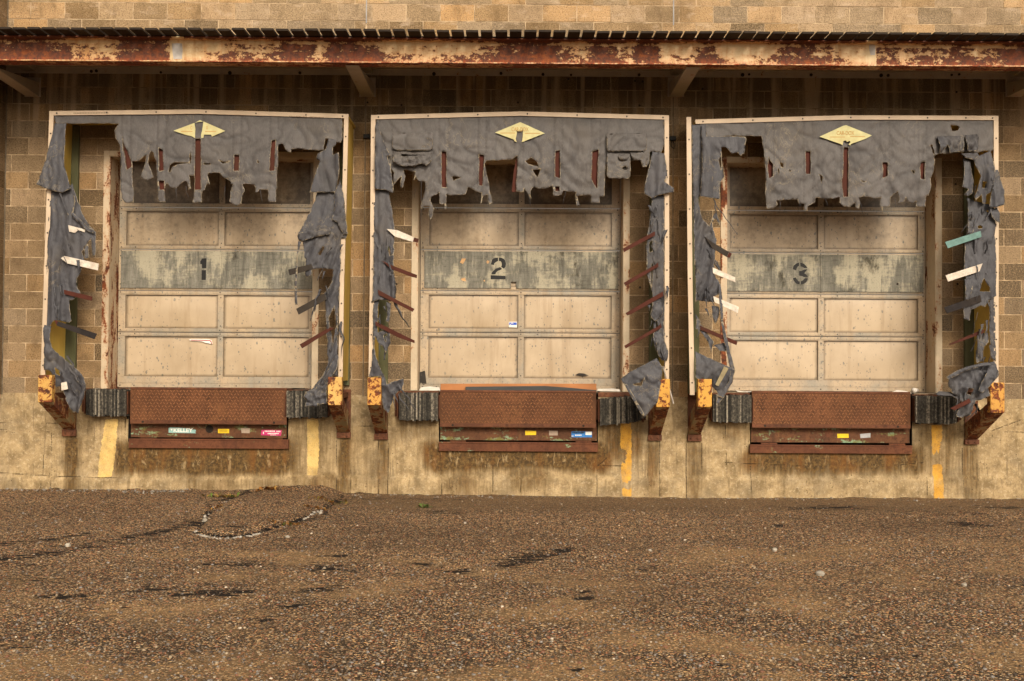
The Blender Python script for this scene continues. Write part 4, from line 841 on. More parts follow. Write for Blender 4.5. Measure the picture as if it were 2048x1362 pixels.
M_EMB = simple('yellow_emblem', (.55, .51, .26), .7, .18, 16, (.45, .30, .10), .4); M_EMBT = simple('faded_orange_print', (.47, .28, .09), .8, .2, 40, g=.1)
KEYS = {'A1': (60, 200, 3.8914), 'B1': (380, 200, 3.8914), 'C1': (60, 520, 3.583), 'D1': (380, 520, 3.583), 'A2': (715, 200, 3.8914), 'B2': (1020, 200, 3.8914), 'C2': (715, 520, 3.583), 'D2': (1020, 520, 3.583),
        'A3': (1360, 200, 3.8914), 'B3': (1698, 200, 3.8914), 'C3': (1360, 520, 3.4057), 'D3': (1698, 520, 3.4057), 'E3': (1860, 360, 4.8617)}
def K(*a):
    out = []; k = None
    for q in a:
        if isinstance(q, str): k = KEYS[q]; continue
        it = list(q) if isinstance(q, list) else [q]
        out += [(k[0] + x / k[2], k[1] + y / k[2]) for x, y in it]
    return out
def rough_line(pts, amp, seg, keep=None):
    out = []; n = len(pts)
    for i in range(n):
        a, b = pts[i], pts[(i + 1) % n]; L = math.hypot(b[0] - a[0], b[1] - a[1]); k = max(1, int(L / seg)); out.append(a)
        nx, ny = -(b[1] - a[1]) / (L + 1e-9), (b[0] - a[0]) / (L + 1e-9)
        for j in range(1, k):
            t = j / k; x, y = a[0] + (b[0] - a[0]) * t, a[1] + (b[1] - a[1]) * t
            q = Vector((x * 17, y * 17, 1.7)); d = (noise.noise(q) + .5 * noise.noise(q * 3.1)) * amp * .8
            if keep and keep(x, y): d = 0
            out.append((x + nx * d, y + ny * d))
    return out
def cloth(name, parent, outline, holes=(), Y=-.6, amp=.025, fold=(6, .9), seg=.018, seams=(), rough=.010, tilt=0, top=None, thick=.0035, swag=0, sag=0, curl=.02, seed=0, calm=0.0):
    """a torn canvas sheet: outline and holes as the photograph shows them, hung in folds at depth Y"""
    w = [P(x, y, Y) for x, y in outline]; pts = [(p.x, p.z) for p in w]
    zt = max(p[1] for p in pts); zb = min(p[1] for p in pts); xa = min(p[0] for p in pts); xb = max(p[0] for p in pts)
    keep = (lambda x, y: y > zt - .05) if top is None else top
    loops = [rough_line(pts, rough, seg * .6, keep)]
    for h in holes: loops.append(rough_line([(P(x, y, Y).x, P(x, y, Y).z) for x, y in h], rough * .6, seg * .6))
    V2, E = [], []
    for lp in loops:
        b = len(V2); V2 += lp; E += [(b + i, b + (i + 1) % len(lp)) for i in range(len(lp))]
    nb = len(V2); bnd = np.array(V2)
    for ix in range(int((xb - xa) / seg) + 2):
        for iz in range(int((zt - zb) / seg) + 2):
            x = xa + (ix + .5 * (iz % 2)) * seg + random.uniform(-.2, .2) * seg; z = zb + iz * seg + random.uniform(-.2, .2) * seg
            c = False
            for lp in loops:
                if inside(x, z, lp): c = not c
            if c and np.min((bnd[:, 0] - x) ** 2 + (bnd[:, 1] - z) ** 2) > (seg * .45) ** 2: V2.append((x, z))
    r = delaunay_2d_cdt([Vector(p) for p in V2], E, [], 0, 1e-6)
    vo, fo = r[0], r[2]; F = []
    for f in fo:
        cx = sum(vo[k].x for k in f) / len(f); cz = sum(vo[k].y for k in f) / len(f); c = False
        for lp in loops:
            if inside(cx, cz, lp): c = not c
        if c: F.append(tuple(f))
    V, C = [], []; sd = seed * 7.3 + 1.1
    for q in vo:
        x, z = q.x, q.y; d = math.sqrt(float(np.min((bnd[:, 0] - x) ** 2 + (bnd[:, 1] - z) ** 2)))
        dn = (zt - z) / max(.05, zt - zb); hang = min(1, .25 + dn * 1.3) * (1 - calm)
        u = x + .25 * (z - zb) * tilt
        f = noise.noise(Vector((u * fold[0], z * fold[1], sd))); f2 = noise.noise(Vector((u * fold[0] * 2.4, z * fold[1] * 2.2, sd + 5)))
        f = .55 * (1 - abs(f) * 2.2) + .3 * (f2 + .4)
        if swag: f += swag * .5 * (1 + math.sin(34 * z + 4.5 * abs(math.sin((x - xa) * 4.6)) * 2.2 + 2 * noise.noise(Vector((x * 2, z * 3, sd)))))
        e = math.exp(-d / .035); top_k = 0 if z > zt - .03 else 1
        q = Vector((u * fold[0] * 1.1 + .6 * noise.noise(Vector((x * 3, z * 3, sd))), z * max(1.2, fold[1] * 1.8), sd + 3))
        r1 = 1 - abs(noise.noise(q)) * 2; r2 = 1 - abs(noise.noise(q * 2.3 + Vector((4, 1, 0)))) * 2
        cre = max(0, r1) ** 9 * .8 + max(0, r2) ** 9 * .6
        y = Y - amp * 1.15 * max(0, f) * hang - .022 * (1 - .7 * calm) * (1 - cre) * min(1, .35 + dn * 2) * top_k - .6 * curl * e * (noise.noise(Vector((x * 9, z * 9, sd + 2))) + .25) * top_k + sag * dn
        sv = 0
        for sx in seams: sv = max(sv, math.exp(-((x - P(sx, 300, Y).x - .004 * noise.noise(Vector((z * 9, sx, 0)))) / .006) ** 2))
        y += sv * .006
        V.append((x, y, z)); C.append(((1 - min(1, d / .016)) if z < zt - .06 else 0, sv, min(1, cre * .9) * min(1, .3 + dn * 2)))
    me = bpy.data.meshes.new(name); o = link(bpy.data.objects.new(name, me), parent); off = wloc(parent)
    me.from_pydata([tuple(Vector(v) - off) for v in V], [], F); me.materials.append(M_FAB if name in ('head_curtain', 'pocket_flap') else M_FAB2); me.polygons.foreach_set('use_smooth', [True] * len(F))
    a = me.attributes.new('tone', 'FLOAT_COLOR', 'POINT'); a.data.foreach_set('color', np.concatenate([np.array(C), np.ones((len(C), 1))], 1).astype(np.float32).ravel())
    s = o.modifiers.new('thickness', 'SOLIDIFY'); s.thickness = thick; s.offset = 0
    return o
def ribbon(name, parent, p0, p1, w, Y, bend=.15, twist=2.5, taper=.6, mat=None):
    """one thin torn shred that hangs from p0 to p1 (photo pixels), w metres wide, twisting on its way"""
    a, b = P(p0[0], p0[1], Y), P(p1[0], p1[1], Y); L = (b - a).length; n = max(6, int(L / .025)); V, F, C = [], [], []; s0 = random.uniform(0, 6); sd = random.uniform(0, 99); off = wloc(parent)
    for i in range(n + 1):
        t = i / n; c = a.lerp(b, t) + Vector((noise.noise(Vector((t * 3, sd, 0))) * bend * L, noise.noise(Vector((t * 3, sd, 5))) * bend * L * .6 - .03 * t, 0)) * math.sin(math.pi * min(1, t * 1.2 + .0)) 
        th = s0 * .2 + twist * t * noise.noise(Vector((sd, 2, 1))) * 2; hw = w * .5 * (1 - taper * t) * (.75 + .5 * abs(noise.noise(Vector((t * 6, sd, 9)))))
        d = Vector((math.cos(th), math.sin(th), .15)) * hw; V += [c - d - off, c + d - off]; C += [(.2 + .5 * t, 0, .3 * abs(math.sin(th)))] * 2
        if i: F.append((2 * i - 2, 2 * i - 1, 2 * i + 1, 2 * i))
    me = bpy.data.meshes.new(name); o = link(bpy.data.objects.new(name, me), parent); me.from_pydata([tuple(v) for v in V], [], F); me.materials.append(mat or M_FAB2); me.polygons.foreach_set('use_smooth', [True] * len(F))
    at = me.attributes.new('tone', 'FLOAT_COLOR', 'POINT'); at.data.foreach_set('color', np.concatenate([np.array(C), np.ones((len(C), 1))], 1).astype(np.float32).ravel())
    m_ = o.modifiers.new('thickness', 'SOLIDIFY'); m_.thickness = .003; m_.offset = 0
    return o
def shreds(parent, x0, x1, y0, y1, n, lean=0, wmax=.05, head=False):
    for i in range(n):
        x = random.uniform(x0, x1); y = random.uniform(y0, y1); l = random.choice((14, 20, 28, 40, 55)) * random.uniform(.7, 1.2)
        ribbon('shred', parent, (x, y), (x + random.gauss(lean, .25) * l, min(y + l, y1 + 20)), random.uniform(.010, wmax), YF - random.uniform(.02, .12))
def inside(x, y, poly):
    c = False; j = len(poly) - 1
    for i in range(len(poly)):
        xi, yi = poly[i]; xj, yj = poly[j]
        if (yi > y) != (yj > y) and x < (xj - xi) * (y - yi) / (yj - yi) + xi: c = not c
        j = i
    return c
def strip(mb, pts, w, Y, t, side, m=0):
    """a flat strip following pts (photo pixels) w pixels wide towards side"""
    for (x0, y0), (x1, y1) in zip(pts, pts[1:]):
        L = math.hypot(x1 - x0, y1 - y0); nx, ny = (-(y1 - y0) / L * w * side, (x1 - x0) / L * w * side)
        q = [P(x0, y0, Y), P(x1, y1, Y), P(x1 + nx, y1 + ny, Y), P(x0 + nx, y0 + ny, Y)]; mb.prism(q, t, m)
def nails(mb, pts, Y, m):
    for x, y in pts: p = P(x, y, Y); mb.cyl(p + Vector((0, -.004, 0)), p + Vector((0, .001, 0)), .0095, 7, m)
YF = -.60
def stay(parent, pts, mat, Y, t=.010): return MB().prism([P(x, y, Y) for x, y in pts], t).build('stay', mat, parent, bevel=.0015)
def shelter(i, lab, tops, left, right, tl, nl, back=(0, 0)):
    cx = (left[0][0] + right[0][0]) / 2
    t = thing('dock_shelter', P(cx, left[-1][1], 0), lab, 'dock shelter', 'canvas dock shelters round the doors')
    mb = MB(); strip(mb, tops, 8.6, YF - .03, .03, 1); n = []
    for (x0, y0), (x1, y1) in zip(tops, tops[1:]):
        k = max(2, int((x1 - x0) / 76)); n += [(x0 + (x1 - x0) * (j + .15) / k, y0 + (y1 - y0) * (j + .15) / k + 4.5) for j in range(k)]
    nails(mb, n + [(tops[-1][0] - 12, tops[-1][1] + 4.5)], YF - .03, 1); mb.build('top_strip', [M_TRIM, M_NAIL], t)
    for pts, side in ((left, -1), (right, 1)):
        mb = MB(); strip(mb, pts, nl, YF - .028, .028, side); n = []
        tot = pts[-1][1] - pts[0][1]; k = 8
        for j in range(k):
            y = pts[0][1] + 45 + j * tot / k
            x = np.interp(y, [p[1] for p in pts], [p[0] for p in pts]) - side * nl / 2; n.append((x, y))
        nails(mb, n, YF - .028, 1); mb.build('side_strip', [M_TRIM, M_NAIL], t)
        # yellow side sheet back to the wall, and the green timber it is nailed to
        q0, q1 = P(pts[0][0] - side * 2, pts[0][1] + 3, YF), P(pts[-1][0] - side * 2, pts[-1][1], YF); s = .02 * side; bk = back[0] if side < 0 else back[1]
        mb = MB(); k = 8
        for j in range(k):
            A, B = q0.lerp(q1, j / k), q0.lerp(q1, (j + 1) / k)
            mb.hexa([(A.x - s, YF, A.z), (A.x, YF, A.z), (B.x, YF, B.z), (B.x - s, YF, B.z), (A.x - s - s * .5 + bk, -.045, A.z), (A.x - s * .5 + bk, -.045, A.z), (B.x - s * .5 + bk, -.045, B.z), (B.x - s - s * .5 + bk, -.045, B.z)])
        mb.build('side_sheet', M_VINYL, t)
        xw = (q0.x * .35 + q1.x * .65); z0 = min(q1.z, ZS[i] + .06); mb = MB(); mb.box(xw + bk - side * .01, xw + bk - side * .14, -.045, -.0035, z0, q0.z - .03); mb.build('wall_timber', M_GREEN, t, bevel=.003)
    mb = MB()
    for (x0, y0), (x1, y1) in zip(tops, tops[1:]):
        a, b = P(x0 + 1, y0 + 1, YF), P(x1 - 1, y1 + 1, YF); mb.hexa([(a.x, YF, a.z - .03), (b.x, YF, b.z - .03), (b.x, YF, b.z), (a.x, YF, a.z), (a.x, -.004, a.z - .03), (b.x, -.004, b.z - .03), (b.x, -.004, b.z), (a.x, -.004, a.z)])
    mb.build('roof_sheet', M_VINYL, t)
    return t
def emblem(parent, pts, Y, words, extra=()):
    mb = MB(); mb.prism([P(x, y, Y) for x, y in pts], .002); e = mb.build('emblem', M_EMB, parent)
    for (body, cx, cy, w, h) in words: text_part(body, e, 'emblem_lettering', P(cx, cy, Y - .0012), h / 171 * .95, M_EMBT, w / 171, .015)
    mb = MB()
    for (x0, y0, x1, y1) in extra: mb.prism([P(x0, y0, Y - .0008), P(x1, y0, Y - .0008), P(x1, y1, Y - .0008), P(x0, y1, Y - .0008)], .0005)
    if extra: mb.build('emblem_line', M_EMBT, e)
# shelter round door 1
S = shelter(0, 'grey dock shelter round door 1, its upper left corner torn open', [(98.6, 222), (397, 218.8), (697, 228)], [(98.6, 222), (88, 550), (81, 752)], [(697, 228), (691, 470), (688, 560), (685, 762)], None, 8.6)
H1 = K('A1', [(185, 118), (1340, 108)], 'B1', [(95, 108), (700, 122), (1188, 146), (1188, 300), (1175, 335), (1110, 320), (1060, 300), (1048, 350), (1045, 390), (1000, 395), (910, 385), (850, 380), (790, 385), (787, 412), (765, 405), (740, 378), (725, 345), (690, 350), (690, 480), (680, 600), (678, 690), (670, 700), (672, 795), (615, 797), (608, 700), (545, 697), (535, 720), (512, 725), (515, 690), (503, 665), (450, 655), (412, 660), (432, 710), (410, 750), (405, 810), (365, 825), (310, 792), (325, 700), (340, 660), (318, 655), (325, 640), (260, 600), (230, 568), (150, 570), (140, 590), (160, 660), (135, 655), (120, 703), (100, 705), (97, 800), (25, 802), (40, 700), (40, 590)],
       'A1', [(1240, 590), (1262, 690), (1240, 705), (1228, 640), (1215, 635), (1170, 660), (1140, 692), (1095, 680), (1068, 650), (1050, 700), (1060, 797), (1015, 800), (1000, 780), (992, 600), (987, 480), (960, 408), (945, 400), (930, 440), (925, 490), (945, 540), (968, 605), (918, 628), (868, 605), (895, 500), (907, 430), (880, 452), (850, 476), (800, 480), (805, 650), (815, 720), (812, 800), (745, 802), (725, 770), (715, 710), (708, 640), (712, 500), (705, 350), (672, 300), (660, 240), (692, 186), (205, 184)])
holes = [K('A1', q) for q in ([(722, 285), (735, 340), (790, 470), (797, 520), (760, 548), (735, 400)], [(1008, 375), (1040, 390), (1047, 550), (1012, 558)], [(1010, 632), (1050, 632), (1050, 700), (1012, 700)], [(1290, 305), (1333, 305), (1333, 700), (1287, 700)], [(1085, 560), (1092, 515), (1130, 487), (1200, 490), (1240, 492), (1150, 505), (1110, 525), (1097, 570)], [(1250, 400), (1257, 440), (1253, 500), (1248, 480)])] + \
        [K('B1', q) for q in ([(348, 428), (386, 432), (386, 555), (346, 555)], [(640, 320), (668, 310), (662, 552), (624, 555), (632, 380)], [(105, 495), (165, 497), (160, 506), (112, 505)], [(225, 468), (255, 482), (315, 480), (260, 497)], [(528, 470), (545, 490), (530, 492)])]
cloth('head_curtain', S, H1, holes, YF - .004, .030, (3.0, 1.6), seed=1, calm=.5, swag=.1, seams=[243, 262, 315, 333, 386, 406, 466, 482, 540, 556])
for q in (K('A1', [(718, 280), (752, 280), (803, 520), (758, 556)]), K('A1', [(1004, 300), (1052, 300), (1053, 708), (1006, 708)]), K('A1', [(1284, 250), (1337, 250), (1338, 705), (1284, 705)]), K('B1', [(342, 400), (390, 400), (390, 640), (342, 640)]), K('B1', [(622, 300), (670, 300), (664, 712), (612, 712)])): stay(S, q, M_STAY, YF + .004)
em = C_(330, 220, 14.63)
emblem(S, em((250, 605), (860, 378), (875, 480), (888, 560), (880, 700), (880, 828), (780, 765), (600, 725)), YF - .036, [('C', 382.5, 255.5, 3.6, 7)], [(362, 262, 385, 263.6)])
emblem(S, em((1125, 335), (1760, 612), (1370, 780), (1350, 720), (1140, 718), (1120, 815), (1060, 815), (1055, 720), (1085, 600), (1110, 430)), YF - .036, [('X', 414, 255.5, 3.6, 7)], [(410, 262, 432, 263.6)])
emblem(S, em((880, 372), (1020, 290), (1105, 330), (1095, 338), (960, 352)), YF - .036, [])
cloth('corner_flap', S, K('A1', [(195, 183), (285, 182), (284, 300), (278, 520), (300, 580), (330, 695), (262, 727), (160, 702), (58, 662), (95, 585), (130, 480), (165, 330)]), (), YF - .05, .05, (8, .5), seed=2, rough=.004)
cloth('side_curtain', S, K('A1', [(150, 690), (290, 700), (330, 650), (370, 760), (410, 870), (480, 990), (522, 1030), (517, 1215), (495, 1210), (483, 1080), (460, 1110), (440, 1150), (415, 1185), (430, 1240), (450, 1262), (420, 1300)], 'C1', [(373, 95), (345, 130), (340, 180), (370, 240), (320, 285), (292, 290), (305, 440), (290, 452), (200, 432), (175, 442), (150, 475), (112, 475), (118, 330), (128, 0)], 'A1', [(140, 1362), (150, 1000)]),
      [K('A1', [(430, 1150), (462, 1120), (468, 1230), (440, 1240)])], YF - .006, .045, (7, .55), seed=3, top=lambda x, z: False, sag=.02, rough=.012)
cloth('torn_strip', S, K('C1', [(104, 465), (156, 475), (150, 560), (158, 620), (180, 650), (290, 740), (380, 820), (405, 890), (390, 965), (345, 1100), (300, 1095), (262, 1010), (250, 960), (240, 900), (180, 910), (168, 830), (140, 790), (105, 785)]), [K('C1', [(185, 770), (225, 800), (215, 830), (190, 810)])], YF - .02, .06, (9, 4), seed=4, sag=.06, curl=.04)
cloth('torn_strip', S, K('A1', [(335, 700), (360, 790), (345, 880), (470, 1000), (505, 1010), (500, 1040), (450, 1020), (330, 900), (350, 800)]), (), YF - .055, .02, (9, 3), seed=44, rough=.004)
stay(S, K('A1', [(296, 973), (430, 1008), (425, 1030), (375, 1012), (350, 1035), (305, 1025)]), M_STW, YF - .06)
stay(S, K('A1', [(240, 1232), (265, 1213), (535, 1273), (528, 1326), (290, 1272)]), M_STW, YF - .085)
stay(S, K('C1', [(243, 213), (447, 263), (442, 293), (245, 245)]), M_STAY, YF - .08)
stay(S, K('C1', [(180, 432), (205, 440), (480, 528), (460, 568), (190, 470)]), M_STD, YF - .08)
stay(S, K('C1', [(172, 428), (200, 440), (190, 466)]), M_STAY, YF - .082)
stay(S, K('C1', [(222, 880), (262, 872), (272, 925), (225, 935)]), M_STW, YF - .09, .004)
cloth('corner_flap', S, K('B1', [(1078, 298), (1142, 310), (1135, 350), (1112, 370), (1115, 430), (1162, 410), (1167, 540), (1140, 690), (1137, 718), (935, 724), (962, 640), (1012, 480), (985, 455), (995, 420), (1040, 395), (1055, 390)]), (), YF - .05, .035, (5, .7), seed=5, rough=.004)
cloth('side_curtain', S, K('B1', [(1000, 712), (1150, 705), (1170, 610), (1195, 720), (1212, 900), (1230, 1045), (1222, 1085), (1178, 1080), (1174, 1362)], 'D1', [(1078, 100), (1070, 300), (1065, 480), (1062, 830), (1000, 835), (985, 900), (880, 925), (960, 820), (1000, 730), (990, 660), (985, 480), (975, 330), (965, 240), (1020, 160), (1030, 70), (940, 62), (880, 70), (880, 110), (835, 130), (828, 95)], 'B1', [(905, 1240), (890, 1210), (885, 1110), (850, 1098), (838, 1060), (870, 1000), (940, 870), (968, 800)]),
      [K('B1', [(1000, 1200), (1040, 1140), (1050, 1150), (1020, 1210)]), K('D1', [(1000, 420), (1040, 330), (1052, 480), (1030, 600)]), K('B1', [(1130, 870), (1165, 800), (1170, 920), (1135, 910)])], YF - .008, .05, (9, .8), seed=6, top=lambda x, z: False, tilt=-1.2, rough=.010)
cloth('torn_strip', S, K('B1', [(1128, 720), (1165, 640), (1200, 740), (1216, 900), (1232, 1045), (1195, 1050), (1150, 960), (1110, 935), (1125, 850)]), (), YF - .04, .04, (10, 1.5), seed=61)
cloth('reinforcing_band', S, K('B1', [(845, 1045), (870, 1032), (1085, 988), (1100, 1010), (1088, 1048), (1000, 1062), (870, 1102), (845, 1080)]), (), YF - .062, .012, (6, 3), seed=7, rough=.002)
cloth('torn_strip', S, K('B1', [(842, 1098), (866, 1105), (842, 1200), (838, 1362)], 'D1', [(776, 0), (770, 200), (775, 320), (755, 322), (750, 200), (762, 60)]), (), YF - .075, .012, (4, 3), seed=8, rough=.002)
stay(S, K('D1', [(703, 68), (870, 28), (882, 66), (712, 110)]), M_STG, YF - .068); stay(S, K('D1', [(760, 350), (965, 238), (980, 282), (778, 392)]), M_STG, YF - .07); stay(S, K('D1', [(785, 605), (1000, 482), (1035, 488), (803, 634)]), M_STAY, YF - .07)
cloth('torn_strip', S, K('D1', [(880, 920), (925, 895), (985, 880), (987, 1025), (920, 1028), (920, 1045), (830, 1047), (842, 1000), (822, 985), (828, 945)]), (), YF - .06, .07, (16, 14), seed=9, rough=.014, curl=.05)
cloth('torn_strip', S, K('D1', [(1050, 660), (1065, 690), (1060, 780), (985, 890), (900, 925), (985, 800)]), (), YF - .05, .05, (14, 2), seed=10, tilt=-2)
MBX = MB()
for k in range(26):
    x = 579 + k * 2.7; 
    if k in (13, 14): continue
    y = 231.2 + k * .105; MBX.prism([P(x, y + 2.2, YF - .0325), P(x + random.uniform(.9, 1.7), y + 2.2, YF - .0325), P(x + random.uniform(.9, 1.7), y, YF - .0325), P(x, y, YF - .0325)], .002)
for k in range(22):
    x = 147 + k * 3.2; y = 225.2 - k * .02; MBX.prism([P(x, y + 1.8, YF - .0325), P(x + 2.1, y + 1.8, YF - .0325), P(x + 2.1, y, YF - .0325), P(x, y, YF - .0325)], .002)
MBX.build('worn_print', simple('worn_print', (.16, .10, .06), .7), S)
shreds(S, 638, 686, 470, 735, 16, -.25); shreds(S, 102, 165, 380, 640, 9, .2); shreds(S, 100, 150, 700, 780, 6, .4)
for x in (318, 352, 372, 450, 520): ribbon('loose_thread', S, (x, 372), (x + random.uniform(-5, 5), 372 + random.uniform(18, 34)), .006, YF - .02, .2, 1, .3)
# shelter round door 2
S = shelter(1, 'dock shelter round door 2, its head curtain almost complete with two square pocket flaps', [(742, 230), (1040, 222.8), (1338, 230.5)], [(742, 230), (740, 550), (737, 756)], [(1338, 230.5), (1338.5, 500), (1338, 760)], None, 9)
H2 = K('A2', [(138, 142), (700, 128), (1187, 118)], 'B2', [(0, 118), (80, 118), (600, 132), (1200, 146), (1198, 350), (1175, 415), (1110, 402), (1085, 410), (1085, 495), (1060, 525), (1025, 530), (1015, 475), (935, 475), (935, 560), (760, 565), (750, 502), (740, 505), (735, 750), (697, 755), (697, 803), (627, 803), (625, 745), (535, 748), (520, 752), (540, 825), (515, 822), (505, 745), (512, 722), (415, 710), (400, 745), (335, 748), (333, 665), (275, 692), (230, 695), (185, 680), (158, 715), (167, 772), (150, 755), (130, 720), (108, 690), (107, 720), (45, 715), (50, 600), (60, 480), (58, 440)],
       'A2', [(1235, 440), (1200, 467), (1005, 475), (990, 500), (1010, 600), (1050, 800), (1025, 822), (1012, 740), (980, 752), (960, 812), (966, 722), (930, 715), (890, 690), (860, 680), (842, 740), (735, 745), (692, 735), (690, 810), (695, 850), (678, 855), (678, 812), (640, 810), (638, 725), (575, 755), (570, 790), (600, 850), (570, 945), (552, 900), (565, 830), (522, 830), (500, 852), (492, 830), (530, 690), (525, 640), (480, 635), (455, 600), (440, 630), (450, 560), (360, 548), (375, 600), (355, 687), (333, 680), (342, 600), (275, 670), (290, 570), (268, 540), (200, 535), (185, 500), (180, 400), (158, 200)])
holes = [K('A2', q) for q in ([(656, 400), (692, 405), (693, 685), (658, 680)], [(948, 425), (985, 432), (972, 668), (946, 665)], [(738, 600), (765, 598), (805, 608), (775, 618), (745, 632)])] + [K('B2', q) for q in ([(120, 480), (165, 452), (212, 488), (230, 545), (215, 520), (140, 500)], [(175, 545), (240, 540), (215, 605), (200, 590)], [(352, 400), (388, 393), (388, 610), (350, 600)], [(640, 405), (688, 387), (680, 560), (676, 690), (650, 655), (634, 620)], [(350, 678), (384, 678), (384, 712), (352, 712)])]
cloth('head_curtain', S, H2, holes, YF - .004, .034, (2.6, 1.6), seed=11, calm=.45, swag=.55, seams=[878, 896, 956, 972, 1028, 1046, 1108, 1124, 1182, 1200])
for q in (K('A2', [(650, 380), (697, 380), (696, 740), (652, 740)]), K('A2', [(942, 400), (992, 400), (978, 700), (940, 700)]), K('A2', [(1238, 440), (1258, 385), (1262, 480), (1240, 560), (1232, 716), (1200, 716), (1215, 560)]), K('B2', [(344, 380), (392, 380), (390, 714), (346, 714)]), K('B2', [(640, 380), (694, 375), (690, 700), (630, 700)])): stay(S, q, M_STAY, YF + .004)
e2 = C_(960, 235, 13.653)
emblem(S, e2((410, 410), (1100, 125), (1770, 430), (1420, 565), (1140, 675), (1165, 540), (1175, 350), (1190, 300), (1150, 345), (1040, 378), (990, 340), (1010, 420), (975, 580), (1005, 670), (930, 640), (940, 605), (800, 555)), YF - .046, [('CAR-DOX', 1040.2, 258.6, 33, 8.2)], [(1000, 265.2, 1030, 266.8), (1050, 265.8, 1080, 267.4)])
cloth('pocket_flap', S, K('A2', [(272, 255), (588, 253), (586, 370), (565, 396), (300, 394), (272, 370)]), (), YF - .060, .018, (2, 1.5), seed=12, rough=.001, curl=.012)
cloth('pocket_flap', S, K('A2', [(275, 398), (582, 400), (578, 480), (555, 505), (540, 520), (500, 500), (440, 520), (360, 522), (325, 512), (282, 490)]), [K('A2', [(340, 425), (430, 430), (530, 432), (430, 440), (345, 440)])], YF - .052, .05, (12, 22), seed=13, curl=.03)
cloth('pocket_flap', S, K('B2', [(750, 262), (1062, 258), (1062, 385), (1040, 400), (765, 403), (752, 385)]), (), YF - .060, .018, (2, 1.5), seed=14, rough=.001, curl=.012)
cloth('pocket_flap', S, K('B2', [(752, 400), (850, 402), (935, 405), (935, 470), (932, 600), (915, 617), (768, 612), (752, 595)]), [K('B2', [(870, 530), (900, 515), (910, 545), (885, 550)])], YF - .050, .02, (5, 5), seed=15, rough=.003)
cloth('pocket_flap', S, K('B2', [(838, 425), (915, 425), (922, 450), (905, 472), (860, 472), (842, 455)]), (), YF - .062, .03, (12, 10), seed=16, rough=.003)
cloth('pocket_flap', S, K('B2', [(936, 405), (1062, 400), (1068, 470), (1058, 525), (1030, 530), (1012, 475), (960, 470), (938, 440)]), (), YF - .054, .05, (12, 14), seed=17, rough=.006, curl=.03)
cloth('corner_flap', S, K('A2', [(150, 165), (165, 200), (205, 330), (240, 400), (265, 440), (262, 540), (270, 600), (282, 690), (278, 727), (215, 700), (150, 702), (138, 690), (140, 200)]), [K('A2', [(235, 440), (262, 438), (262, 490), (245, 500)])], YF - .05, .05, (9, .7), seed=18, rough=.004)
cloth('side_curtain', S, K('A2', [(132, 700), (245, 705), (262, 800), (292, 1000), (288, 1240), (285, 1362)], 'C2', [(266, 90), (278, 180), (278, 270), (240, 300), (205, 290), (150, 288), (113, 300), (119, 0)], 'A2', [(130, 1362), (130, 1000)]), [K('A2', [(232, 1140), (245, 1140), (270, 1210), (255, 1218)])], YF - .006, .045, (8, .6), seed=19, top=lambda x, z: z > P(0, 385, YF).z, rough=.010)
cloth('torn_strip', S, K('C2', [(112, 290), (152, 286), (146, 440), (150, 520), (240, 490), (240, 590), (205, 668), (185, 620), (150, 590), (130, 540), (125, 640), (140, 700), (172, 790), (170, 835), (85, 838), (105, 760), (112, 600)]), [K('C2', [(190, 540), (215, 530), (205, 590)])], YF - .012, .05, (10, 3), seed=20, top=lambda x, z: False)
cloth('torn_strip', S, K('C2', [(205, 300), (240, 310), (235, 400), (225, 450), (205, 440), (215, 360)]), (), YF - .02, .03, (10, 3), seed=21)
cloth('torn_strip', S, K('C2', [(165, 780), (190, 830), (215, 890), (255, 872), (295, 860), (328, 850), (335, 890), (305, 940), (265, 970), (245, 1030), (220, 1100), (190, 1070), (172, 1000), (168, 880)]), (), YF - .04, .07, (12, 6), seed=22, sag=.08, curl=.05)
stay(S, K('A2', [(226, 1003), (310, 1013), (440, 1068), (430, 1104), (290, 1062)]), M_STW, YF - .085); stay(S, K('A2', [(440, 1070), (477, 1080), (470, 1110), (431, 1102)]), M_STAY, YF - .084)
for q in ([(173, 3), (240, 35), (427, 107), (425, 130), (380, 118), (240, 65)], [(146, 212), (300, 295), (408, 350), (395, 372), (290, 318), (150, 250)], [(128, 438), (180, 465), (410, 577), (408, 596), (290, 555), (130, 470)]): stay(S, K('C2', q), M_STAY, YF - .08)
cloth('corner_flap', S, K('B2', [(1108, 400), (1175, 412), (1200, 418), (1215, 520), (1220, 600), (1195, 640), (1272, 685), (1275, 718), (1150, 745), (1105, 770), (1038, 737), (1045, 660), (1078, 530)]), [K('B2', [(1205, 600), (1228, 600), (1222, 615)])], YF - .05, .05, (8, .7), seed=23, rough=.003)
cloth('side_curtain', S, K('B2', [(1105, 755), (1197, 735), (1199, 1000), (1195, 1362)], 'D2', [(1106, 0), (1102, 250), (1110, 290), (1100, 450), (1105, 580), (1130, 650), (1120, 725), (1085, 720), (1060, 690), (1025, 600), (1020, 530), (1060, 480), (1045, 440), (1000, 400), (1015, 330), (1015, 240), (990, 160), (972, 90), (980, 0)], 'B2', [(1053, 1362), (1060, 1100), (1075, 1000), (1095, 870)]), [K('B2', [(1085, 1110), (1100, 1100), (1102, 1180), (1082, 1190)]), K('D2', [(1010, 30), (1020, 30), (1012, 190), (1004, 150)])], YF - .006, .055, (11, .6), seed=24, top=lambda x, z: z > P(0, 400, YF).z)
cloth('torn_strip', S, K('D2', [(1030, 310), (1085, 300), (1092, 390), (1040, 445), (1005, 415)]), (), YF - .045, .05, (12, 6), seed=25)
cloth('torn_strip', S, K('D2', [(1030, 530), (1085, 525), (1130, 655), (1120, 725), (1085, 722), (1055, 670)]), (), YF - .045, .04, (10, 3), seed=26)
